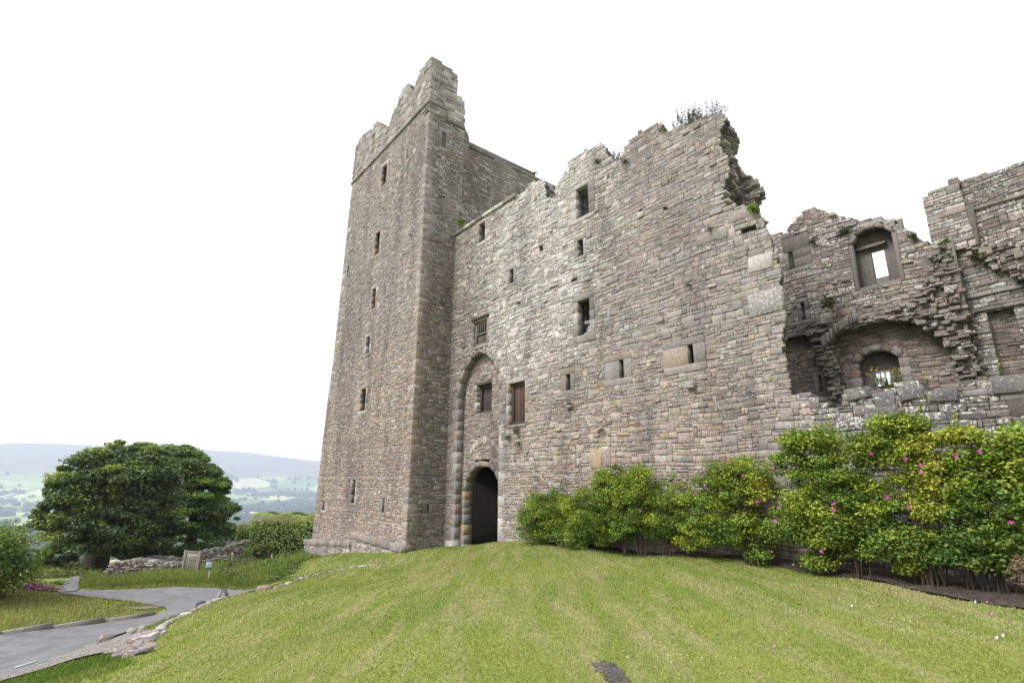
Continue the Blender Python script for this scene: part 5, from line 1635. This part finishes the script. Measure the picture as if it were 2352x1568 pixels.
def sign_post():
    b = gp(521, 1452, 26.5); top = at_dist(524, 1403, 26.5)
    t = thing('road_sign', b, 'small blue and white sign on a grey metal post in the long grass', 'sign')
    mb = MB(); tube(mb, [b - [0, 0, .2], [b[0], b[1], top[2]]], [.03, .03], (.42, .43, .44), 7); mb.build('post', METAL, t)
    a = at_dist(515, 1410, 26.5); e = at_dist(530, 1410, 26.5); d = (e - a)[:2]; L = np.linalg.norm(d); d = d / L
    pl = Plane(np.array([a[0], a[1], 0]), np.array([*d, 0]), np.array([d[1], -d[0], 0])); rng = np.random.default_rng(2)
    if pl.N @ a > 0: pl.N = -pl.N
    z = at_dist(520, 1410, 26.5)[2]
    mb = MB(); block_(mb, pl, 0, L, z - .12, z + .1, .03, .055, (.62, .66, .7, 0), rng, .004, .001); mb.build('sign_plate', PAINT, t)
    mb = MB(); block_(mb, pl, 0, L, z + .105, z + .16, .03, .055, (.08, .2, .36, 0), rng, .004, .001); mb.build('sign_band', PAINT, t)
    mb = MB(); block_(mb, pl, 0, L, z - .19, z - .125, .03, .055, (.07, .14, .22, 0), rng, .004, .001); mb.build('sign_band', PAINT, t)
sign_post()
def a_board():
    b = gz(553, 1499, -3.6); b[2] = tz1(b[0], b[1])
    t = thing('a_frame_sign', b, 'small white A shaped board standing on the grass edge of the road', 'sign')
    s = ray(553, 1499); s = np.array([s[0], s[1], 0]); s /= np.linalg.norm(s); sd_ = np.array([s[1], -s[0], 0]); rng = np.random.default_rng(3)
    top = b + np.array([0, 0, .3])
    def panel(name, p, q, wv, col, th=.03):
        mb = MB(); n = np.cross(q - p, wv); n /= np.linalg.norm(n)
        v = [p, p + wv, q + wv, q]; v = [x - n * th / 2 for x in v] + [x + n * th / 2 for x in v]
        mb.add(np.array(v), q=BOXF, c=col); return mb.build(name, PAINT, t)
    wv = s * .25 + sd_ * .06
    panel('panel', b - sd_ * .15, top - sd_ * .03, wv, (.62, .62, .58, 0))
    panel('panel', b + sd_ * .16, top + sd_ * .03, wv, (.2, .22, .2, 0))
    mb = MB(); tube(mb, [top - sd_ * .1 + [0, 0, .02], top + sd_ * .07 + [0, 0, .05]], [.015, .015], (.16, .15, .13), 6); mb.build('top_rail', WOOD, t)
a_board()

# ------------------------------------------------------------------ rose bushes
FLW = []
def rose_flower(parent, p, n_dir, rng, size=.036):
    mb = MB()
    n_dir = n_dir / np.linalg.norm(n_dir)
    t = np.cross(n_dir, [0.2, 0.1, 1.0]); t /= np.linalg.norm(t); b = np.cross(n_dir, t)
    col = np.array([(.40, .03, .25), (.46, .09, .33), (.33, .02, .22)][rng.integers(3)])
    for k in range(5):
        a = 2 * math.pi * k / 5 + rng.uniform(-.1, .1)
        e = math.cos(a) * t + math.sin(a) * b; f = np.cross(n_dir, e)
        r = size * rng.uniform(.9, 1.15)
        v = [p, p + e * r * .5 + f * r * .42 + n_dir * r * .22, p + e * r * 1.0 + f * r * .3 + n_dir * r * .3, p + e * r * 1.0 - f * r * .3 + n_dir * r * .34, p + e * r * .5 - f * r * .42 + n_dir * r * .22]
        mb.add(np.array(v), q=[[0, 1, 2, 3]], t=[[0, 3, 4]], c=col * rng.uniform(.85, 1.15))
    k8 = 6
    an = np.linspace(0, 2 * math.pi, k8, endpoint=False)
    ring_ = [p + (math.cos(q) * t + math.sin(q) * b) * size * .22 + n_dir * size * .2 for q in an]
    mb.add(np.array(ring_ + [p + n_dir * size * .34]), t=[[i, (i + 1) % k8, k8] for i in range(k8)], c=(.62, .5, .1, 0))
    mb.build('flower', PETAL, parent)
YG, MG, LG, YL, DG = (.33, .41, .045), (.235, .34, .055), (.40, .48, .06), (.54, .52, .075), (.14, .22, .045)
def rose_bush(label, off, ell, stems_at, flowers, seed, leaf=.05, dens=1.0, twigs=(), basez=None):
    rng = np.random.default_rng(seed)
    pl = Plane(MAIN.O + MAIN.N * off, MAIN.U, MAIN.N)
    us = [pl.px(sx, sy) for sx, sy in stems_at]
    bu = float(np.mean([u for u, _ in us])); bp = pl.p(bu, 0); bp[2] = tz1(bp[0], bp[1])
    t = thing('rose_bush', bp, label, 'rose bush', 'rose bushes along the castle wall')
    leaf *= 1.0
    clumps = []; cent = []
    # shaded skirt of foliage towards the ground
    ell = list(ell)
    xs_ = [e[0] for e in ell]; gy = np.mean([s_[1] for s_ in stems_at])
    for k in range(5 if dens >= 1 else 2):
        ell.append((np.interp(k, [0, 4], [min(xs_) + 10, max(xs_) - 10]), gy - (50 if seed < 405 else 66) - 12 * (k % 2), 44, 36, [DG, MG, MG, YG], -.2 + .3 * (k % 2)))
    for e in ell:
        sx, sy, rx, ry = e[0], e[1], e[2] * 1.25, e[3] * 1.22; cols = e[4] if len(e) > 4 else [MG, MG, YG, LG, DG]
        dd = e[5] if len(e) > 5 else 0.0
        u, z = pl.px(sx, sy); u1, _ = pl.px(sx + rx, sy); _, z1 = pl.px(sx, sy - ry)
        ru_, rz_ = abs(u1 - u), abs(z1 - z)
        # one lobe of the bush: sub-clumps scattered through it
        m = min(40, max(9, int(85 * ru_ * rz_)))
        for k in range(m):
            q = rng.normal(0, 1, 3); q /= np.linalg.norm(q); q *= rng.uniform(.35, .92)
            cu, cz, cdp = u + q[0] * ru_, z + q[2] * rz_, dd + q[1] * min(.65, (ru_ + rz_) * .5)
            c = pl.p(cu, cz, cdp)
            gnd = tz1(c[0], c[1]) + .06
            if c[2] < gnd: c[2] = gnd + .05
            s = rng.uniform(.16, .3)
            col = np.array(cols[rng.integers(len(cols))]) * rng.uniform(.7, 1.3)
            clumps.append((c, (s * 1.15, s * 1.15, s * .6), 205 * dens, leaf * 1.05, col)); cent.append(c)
    mb = MB(); leaf_mesh(mb, clumps, rng, up=.7, shell=.2, flat=.35, asp=.62)
    shoots = []
    for k in range(int(22 * dens)):
        c = clumps[rng.integers(len(clumps))][0]
        if c[2] < np.percentile([q[0][2] for q in clumps], 55): continue
        e = c + np.array([rng.normal(0, .14), rng.normal(0, .14), rng.uniform(.22, .42)])
        shoots.append((c, e))
        leaf_mesh(mb, [(c * (1 - f) + e * f, (.07, .07, .05), 12, leaf, np.array([YG, MG, LG][rng.integers(3)])) for f in (.45, .7, 1.0)], rng, up=.6)
    mb.build('foliage', LEAF, t)
    mb = MB()
    for c, e in shoots:
        tube(mb, [c, (c + e) / 2, e], [.006, .005, .003], (.10, .09, .05), 4)
    for (u, z) in us:
        for k in range(6):
            b = pl.p(u + rng.normal(0, .07), 0, rng.normal(0, .07)); b[2] = tz1(b[0], b[1]) - .05
            near = sorted(cent, key=lambda c: abs((c - b) @ pl.U) * 1.0 + rng.random() * .9)
            c = near[rng.integers(0, min(14, len(near)))]
            mid_ = b * .45 + c * .55 + np.array([0, 0, .12]) + rng.normal(0, .04, 3)
            tube(mb, [b, b * .75 + c * .25 + np.array([0, 0, .1]), mid_, c], [.016, .013, .010, .005], (.075, .055, .042), 5)
    for (x0, y0, x1, y1, leafy) in twigs:
        a = pl.p(*pl.px(x0, y0)); b = pl.p(*pl.px(x1, y1))
        m1 = (a + b) / 2 + rng.normal(0, .06, 3)
        tube(mb, [a, m1, b], [.010, .007, .003], (.13, .105, .09), 4)
        for k in range(3):
            q = m1 + (b - m1) * rng.random(); e = q + rng.normal(0, .13, 3) + np.array([0, 0, .12])
            tube(mb, [q, e], [.004, .002], (.13, .105, .09), 4)
    mb.build('stems', BARK, t)
    if any(tw[4] for tw in twigs):
        mb = MB(); c2 = []
        for (x0, y0, x1, y1, leafy) in twigs:
            if leafy:
                b = pl.p(*pl.px(x1, y1)); c2.append((b, (.1, .1, .1), 14, leaf * .9, np.array(YG)))
        leaf_mesh(mb, c2, rng); mb.build('shoot_leaves', LEAF, t)
    for sx, sy in flowers:
        u, z = pl.px(sx, sy, .62); p = pl.p(u, z, .62)
        g = tz1(p[0], p[1]) + .05
        if p[2] < g: p[2] = g
        rose_flower(t, p, -p / np.linalg.norm(p) + np.array([0, 0, .5]) + rng.normal(0, .25, 3), rng)
    return t
B1c = [MG, DG, YG, (.17, .21, .04)]
rose_bush('low rounded rose bush nearest the arched gateway with a bare twiggy top', .75,
          [(1362, 1290, 50, 48, B1c), (1402, 1305, 42, 45, B1c), (1338, 1318, 34, 36, B1c), (1380, 1258, 50, 30, B1c), (1375, 1340, 55, 18, [DG, MG])],
          [(1375, 1350), (1400, 1352)], [(1318, 1340), (1412, 1350), (1335, 1302)], 401, .045,
          twigs=[(1385, 1262, 1360, 1190, 1), (1385, 1262, 1393, 1200, 1), (1388, 1255, 1405, 1205, 0), (1420, 1270, 1450, 1195, 0), (1425, 1275, 1470, 1215, 0), (1430, 1270, 1442, 1180, 0), (1380, 1230, 1350, 1180, 1), (1440, 1265, 1478, 1230, 0)])
rose_bush('broad rose bush of two leafy humps second from the gateway', .85,
          [(1505, 1240, 62, 46), (1560, 1215, 62, 46), (1600, 1235, 42, 50), (1470, 1275, 50, 42, [YG, LG, MG]), (1450, 1330, 42, 36), (1490, 1318, 36, 34, [DG, MG]), (1585, 1285, 56, 24), (1590, 1185, 26, 22), (1530, 1190, 36, 24, [YG, LG])],
          [(1560, 1368), (1600, 1366)], [(1601, 1277), (1560, 1188)], 402, .05)
rose_bush('thin straggly rose bush in the gap between the two fuller ones', .7,
          [(1690, 1235, 48, 32), (1660, 1262, 30, 30), (1720, 1262, 26, 36), (1680, 1320, 30, 24, [DG, MG])],
          [(1675, 1372)], [(1713, 1218)], 403, .045, .8, twigs=[(1690, 1340, 1730, 1270, 0), (1700, 1340, 1742, 1290, 0)])
rose_bush('dome shaped rose bush on bare dark stems with lime green shoots on its right', .95,
          [(1800, 1205, 62, 45), (1865, 1190, 55, 36, [YG, MG]), (1905, 1222, 40, 46, [LG, YL, YG]), (1770, 1260, 52, 42), (1840, 1255, 60, 34), (1760, 1310, 36, 30), (1725, 1338, 34, 28, [LG, YL, (.2, .26, .03)]), (1890, 1380, 30, 22, [DG, MG]), (1860, 1162, 36, 18)],
          [(1885, 1380), (1895, 1382), (1878, 1382)], [(1737, 1234), (1756, 1189), (1819, 1158), (1857, 1189), (1893, 1254), (1762, 1212), (1930, 1171)], 404, .05)
rose_bush('tall mid green rose bush left of the yellow tinged one', 1.2,
          [(2010, 1240, 48, 62), (1985, 1300, 36, 46), (2060, 1180, 66, 50), (2070, 1300, 56, 56, [MG, YG, LG]), (2130, 1210, 62, 60), (2120, 1300, 46, 50), (2040, 1105, 60, 40), (2160, 1140, 44, 44), (2165, 1340, 40, 40, [MG, DG]), (2060, 1360, 46, 40, [YG, LG]), (2052, 1398, 34, 20), (1985, 1110, 40, 28), (1975, 1150, 36, 30), (2005, 1180, 40, 30)],
          [(2140, 1395), (2080, 1400)], [(2085, 1259), (2085, 1275), (2178, 1133), (2053, 1378), (1947, 1269), (1938, 1302)], 405, .055)
rose_bush('largest rose bush with yellowish leaves on its crown', 1.3,
          [(2230, 1130, 62, 44), (2200, 1100, 60, 34), (2190, 1240, 50, 46), (2300, 1160, 56, 46, [LG, YL, YG]), (2350, 1180, 46, 52, [YL, LG, (.3, .3, .04)]), (2270, 1220, 52, 40, [YG, LG]), (2340, 1280, 38, 46, [YL, YL, LG]), (2190, 1310, 34, 34), (2290, 1062, 30, 22), (2260, 1130, 44, 26, [YL, LG]), (2300, 1100, 40, 16, [YL, (.33, .33, .05)]), (2250, 1345, 46, 44, [DG, MG]), (2280, 1415, 30, 16, [YG, LG]), (2230, 1060, 40, 24)],
          [(2330, 1430), (2300, 1432), (2345, 1440)], [(2219, 1243), (2272, 1268), (2303, 1163), (2303, 1182), (2264, 1148)], 406, .055)
rose_bush('rose bush at the right edge with large dark leaves low down', 1.35,
          [(2430, 1160, 54, 40, [MG, YG]), (2500, 1140, 50, 46), (2410, 1225, 50, 50, [YG, LG, MG]), (2545, 1110, 34, 46), (2430, 1290, 50, 40), (2400, 1375, 70, 42, [(.10, .19, .04), (.08, .16, .035)]), (2460, 1350, 60, 46, [(.10, .19, .04), MG]), (2530, 1300, 46, 56), (2550, 1200, 40, 50), (2580, 1250, 50, 80), (2400, 1085, 36, 16, [YL, LG]), (2500, 1400, 40, 24, [MG, DG]), (2470, 1215, 40, 40, [MG, DG])],
          [(2480, 1440), (2520, 1445), (2440, 1440)], [(2390, 1140), (2449, 1129), (2527, 1306)], 407, .065, twigs=[(2480, 1300, 2470, 1240, 0), (2490, 1310, 2500, 1250, 0)])
cl = []
rng = np.random.default_rng(66)
pl = Plane(MAIN.O + MAIN.N * 2.0, MAIN.U, MAIN.N)
for k in range(16):
    u, z = pl.px(rng.normal(2548, 10), rng.uniform(1400, 1455)); cl.append((pl.p(u, z, rng.normal(0, .1)), (.09, .09, .08), 40, .05, np.array((.30, .21, .12)) * rng.uniform(.7, 1.2)))
shrub('dried_plant', 'withered brown dried plant at the right end of the flower bed', 'plant', cl, 67, 6)

# ------------------------------------------------------------------ plants rooted in the walls
def tuft(label, pl, sx, sy, size, col, seed, n=140, d=.08, kind='leafy', drop=0.0, leaf=None, name='wall_plant', cat='plant'):
    rng = np.random.default_rng(seed)
    u, z = pl.px(sx, sy, d); p = pl.p(u, z, d)
    t = None
    mb = MB()
    if kind == 'leafy':
        cl = []
        for k in range(7):
            c = p + pl.U * np.clip(rng.normal(0, size * .3), -size * .5, size * .5) + pl.N * abs(rng.normal(0, size * .25)) + UP * np.clip(rng.normal(-drop * size * .3, size * .22), -size * .6, size * .45)
            cl.append((c, (size * .5, size * .4, size * .45), n / 7, leaf or size * .28, np.array(col) * rng.uniform(.75, 1.25)))
        leaf_mesh(mb, cl, rng, up=.6, shell=.1)
        for q in cl:
            b_ = p - pl.N * .1
            tube(mb, [b_, b_ * .5 + q[0] * .5 + UP * .02, q[0] + (q[0] - b_) * .3], [.008, .006, .003], np.array(col) * .8, 4)
    else:
        for k in range(n):
            b = p + pl.U * rng.normal(0, size * .55) - pl.N * rng.uniform(.1, .4) - UP * .05
            h = size * rng.uniform(.5, 1.3)
            e = b + UP * h + pl.U * rng.normal(0, h * .18) + pl.N * rng.normal(0, h * .15)
            tube(mb, [b, (b + e) / 2 + rng.normal(0, .01, 3), e], [.006, .005, .002], np.array(col) * rng.uniform(.6, 1.1), 4)
            leaf_mesh(mb, [((b * (1 - f) + e * f), (.045, .045, .03), 6, .05, np.array(col) * rng.uniform(.8, 1.3)) for f in (.3, .5, .65, .8, .95)], rng, up=.5)
    if kind != 'leafy':
        leaf_mesh(mb, [(p + pl.U * f * size * .55 - pl.N * .2, (size * .3, size * .25, size * .2), 40, .05, np.array(col)) for f in np.linspace(-1.2, 1.2, 7)], rng)
    o = mb.build(name, LEAF)
    return tag(o, label, cat, 'plants growing on the castle walls')
V = 1 / PS
GRN, OLV, BRT = (.10, .15, .05), (.15, .17, .075), (.20, .29, .05)
TOP = Plane(MAIN.O - MAIN.N * .3, MAIN.U, MAIN.N)
BRK = Plane(MAIN.O - MAIN.N * 1.5, MAIN.U, MAIN.N)
tuft('bright green moss tuft in the angle between tower and entrance range', MAIN, 1062 * V, 513 * V, .34, BRT, 501, 260)
tuft('tall weeds on the wall top just left of its highest corner', TOP, 1553 * V, 292 * V, .62, (.15, .18, .11), 502, 34, kind='stalks')
tuft('dense row of shorter weeds beside the tall weeds on the wall top', TOP, 1588 * V, 274 * V, .42, (.15, .18, .11), 503, 20, kind='stalks')
tuft('little sapling standing alone on the highest corner of the wall', TOP, 1630 * V, 258 * V, .55, (.13, .14, .10), 504, 7, kind='stalks')
tuft('yellowish moss cushion on the step below the tall weeds', MAIN, 1524 * V, 298 * V, .22, (.17, .17, .05), 505, 120)
tuft('dark fern hanging on the crest over the tall upper window', MAIN, 1371 * V, 368 * V, .2, GRN, 506, 120, drop=1)
tuft('small weed at the left end of that crest', TOP, 1348 * V, 350 * V, .22, GRN, 507, 60)
tuft('wispy stalks in the dip of the wall top', TOP, 1408 * V, 362 * V, .4, OLV, 508, 8, kind='stalks')
tuft('green weed at the foot of the rising wall right of the dip', MAIN, 1437 * V, 372 * V, .22, OLV, 509, 110)
tuft('bright green cushion plant on the broken right end of the wall', MAIN, 1731 * V, 480 * V, .26, BRT, 510, 260)
tuft('olive bushy weed on the broken wall end above the bright cushion', BWP, 1690 * V, 408 * V, .26, OLV, 511, 150)
tuft('weed on the sloping ridge left of the tower wing', WING, 1230 * V, 398 * V, .3, GRN, 512, 50)
tuft('hanging plant under the brown door on its right', MAIN, 1187 * V, 983 * V, .25, OLV, 513, 110, drop=1)
tuft('hanging plant under the brown door on its left', MAIN, 1168 * V, 1000 * V, .2, GRN, 514, 100, drop=1)
tuft('lowest hanging plant under the brown door', MAIN, 1190 * V, 1016 * V, .2, OLV, 515, 90, drop=1)
tuft('narrow trailing plant beside the patch of pale dressed blocks', MAIN, 1380 * V, 984 * V, .17, OLV, 516, 110, drop=1.5)
tuft('small tuft high on the plain right part of the wall', MAIN, 1583 * V, 656 * V, .15, (.1, .1, .06), 517, 60)
tuft('dark tuft between the barred window and the narrow slit above', MAIN, 1190 * V, 696 * V, .17, (.08, .085, .06), 518, 60)
tuft('faded tuft near the broken corner blocks', MAIN, 1632 * V, 526 * V, .15, (.13, .12, .09), 519, 60)
tuft('fern on the ruined wall left of the arched upper window', INNER, 1938 * V, 530 * V, .26, GRN, 520, 200)
tuft('yellow green tuft on the stepped right shoulder of the arched window wall', INNER, 2099 * V, 541 * V, .24, (.15, .17, .05), 521, 140)
tuft('small green plant at the foot of the next tower', INNER, 2170 * V, 555 * V, .2, BRT, 522, 120)
tuft('dark trailing growth beside the tiny square window', INNER, 1868 * V, 548 * V, .26, (.06, .07, .04), 523, 120, drop=1)
tuft('mossy grass along the ledge above the broken arch', INNER, 1905 * V, 700 * V, .4, (.11, .12, .05), 524, 200, .3)
tuft('green moss on the ledge of the next tower', INNER, 2245 * V, 590 * V, .24, OLV, 525, 120)
tuft('green growth in the hollow at the end of the low wall', MAIN, 1912 * V, 928 * V, .12, (.14, .15, .04), 526, 90, -.3)
tuft('grass on top of the low wall before the arched window', TOP, 2032 * V, 886 * V, .2, (.2, .2, .06), 527, 10, kind='stalks')
tuft('small olive tuft on the tower front beside its corner', FRONT, 942 * V, 540 * V, .16, OLV, 528, 60)
def ragwort(label, sx, sy, spread, h, n, seed):
    rng = np.random.default_rng(seed)
    u, z = TOP.px(sx, sy); b0 = TOP.p(u, z)
    t = thing('ragwort', b0, label, 'flowers', 'yellow flowers on the low wall')
    st = MB()
    for k in range(n):
        b = b0 + TOP.U * rng.normal(0, spread * .25); e = b0 + TOP.U * rng.normal(0, spread) + UP * h * rng.uniform(.45, 1.05) + TOP.N * rng.normal(0, .06)
        tube(st, [b, b * .5 + e * .5 + UP * .03, e], [.004, .003, .002], (.13, .15, .05), 4)
        an = np.linspace(0, 2 * math.pi, 6, endpoint=False); r = rng.uniform(.012, .024)
        v = np.column_stack([np.cos(an) * r, np.sin(an) * r, np.cos(an * 2) * .004]) + e
        nn = rng.normal(0, .3, 3)
        v = np.vstack([v, e + np.array([0, 0, .012])])
        fl = MB(); fl.add(v, t=[[i, (i + 1) % 6, 6] for i in range(6)], c=(.95, .68, .02, 0)); fl.build('flower_head', PETAL, t)
        leaf_mesh(st, [(b * .6 + e * .4, (.03, .03, .04), 4, .035, np.array((.12, .15, .04)))], rng)
    st.build('stems', LEAF, t)
ragwort('yellow flowers in front of the lower arched window', 2200, 962, .12, .36, 16, 601)
ragwort('yellow flowers just right of the lower arched window', 2250, 960, .12, .34, 14, 602)
ragwort('sparse tall yellow flowers right of the window group', 2318, 968, .08, .34, 8, 603)
ragwort('yellow flower head at the right before the next tower', 2506, 940, .07, .4, 7, 604)

# ------------------------------------------------------------------ woods and hedgerow trees across the dale
def ico():
    p = (1 + 5 ** .5) / 2
    v = np.array([(-1, p, 0), (1, p, 0), (-1, -p, 0), (1, -p, 0), (0, -1, p), (0, 1, p), (0, -1, -p), (0, 1, -p), (p, 0, -1), (p, 0, 1), (-p, 0, -1), (-p, 0, 1)], float)
    f = [(0, 11, 5), (0, 5, 1), (0, 1, 7), (0, 7, 10), (0, 10, 11), (1, 5, 9), (5, 11, 4), (11, 10, 2), (10, 7, 6), (7, 1, 8), (3, 9, 4), (3, 4, 2), (3, 2, 6), (3, 6, 8), (3, 8, 9), (4, 9, 5), (2, 4, 11), (6, 2, 10), (8, 6, 7), (9, 8, 1)]
    v /= np.linalg.norm(v[0]); v = list(map(tuple, v)); f2 = []; cache = {}
    def midp(a, b):
        k = (min(a, b), max(a, b))
        if k not in cache:
            m_ = (np.array(v[a]) + np.array(v[b])) / 2; m_ /= np.linalg.norm(m_); v.append(tuple(m_)); cache[k] = len(v) - 1
        return cache[k]
    for a, b, c in f:
        x, y, z = midp(a, b), midp(b, c), midp(c, a); f2 += [(a, x, z), (b, y, x), (c, z, y), (x, y, z)]
    return np.array(v), np.array(f2)
IV, IFc = ico()
def far_trees(name, pos, size, rng, cols):
    n = len(pos); nv = len(IV)
    ns = 1 + .45 * (vnoise(np.repeat(np.arange(n) * 7.1, nv) + np.tile(IV[:, 0] * 2.1, n), np.tile(IV[:, 1] * 2.1 + IV[:, 2] * 1.7, n), 3) - .5) * 2
    v = np.tile(IV, (n, 1)) * ns[:, None]
    v *= np.repeat(np.column_stack([size, size, size * rng.uniform(.8, 1.2, n)]), nv, 0)
    v += np.repeat(pos + np.column_stack([np.zeros(n), np.zeros(n), size * .55]), nv, 0)
    f = (IFc[None] + (np.arange(n) * nv)[:, None, None]).reshape(-1, 3)
    cc = np.array(cols)[rng.integers(0, len(cols), n)] * rng.uniform(.7, 1.3, (n, 1))
    mb = MB(); mb.add(v, t=f, c=np.repeat(np.column_stack([cc, np.zeros(n)]), nv, 0))
    return tag(mb.build(name, FARLEAF, None, True), kind='stuff')
FARLEAF = make_attr('far_foliage', .9, .25, .6, 1.35, .8, 1.5)
rng = np.random.default_rng(88)
n = 60000
a = np.radians(rng.uniform(-50, -15, n)); r = 700 * (4900 / 700) ** rng.random(n)
x, y = r * np.sin(a), r * np.cos(a)
wood = fbm(x / 330 + 5, y / 330, 61, 3)
# hedgerows: thin lines of a second noise
hl = np.abs(vnoise(x / 210, y / 160, 62) - .5)
keep = (wood > .575) | ((hl < .012) & (rng.random(n) < .9)) | (rng.random(n) < .012)
keep &= ~((r > 3900) & (rng.random(n) < .75))
x, y, r = x[keep], y[keep], r[keep]
pos = np.column_stack([x, y, lz(x, y)])
kz = pos[:, 2] < 40 + 40 * fbm(x / 300, y / 300, 71)
pos = pos[kz]; x, y, r = x[kz], y[kz], r[kz]
far_trees('woodland', pos, rng.uniform(5, 9, len(x)) * np.interp(r, [700, 4000], [.8, 1.5]), rng, [(.04, .065, .03), (.03, .055, .025), (.055, .08, .03)])

# ------------------------------------------------------------------ the hazy air of the dale
def haze():
    mb = MB()
    box(mb, (-7500, -600, -230), (7500, 7500, 420), (1, 1, 1, 0))
    m = bpy.data.materials.new('haze'); m.use_nodes = True; t = m.node_tree
    for n in list(t.nodes): t.nodes.remove(n)
    o = N_(t, 'ShaderNodeOutputMaterial'); v = N_(t, 'ShaderNodeVolumePrincipled')
    v.inputs['Color'].default_value = (.69, .77, 1.0, 1)
    v.inputs['Density'].default_value = 0.00022
    v.inputs['Anisotropy'].default_value = 0.2
    t.links.new(v.outputs[0], o.inputs['Volume'])
    ob = mb.build('haze', m)
    tag(ob, kind='stuff')
haze()
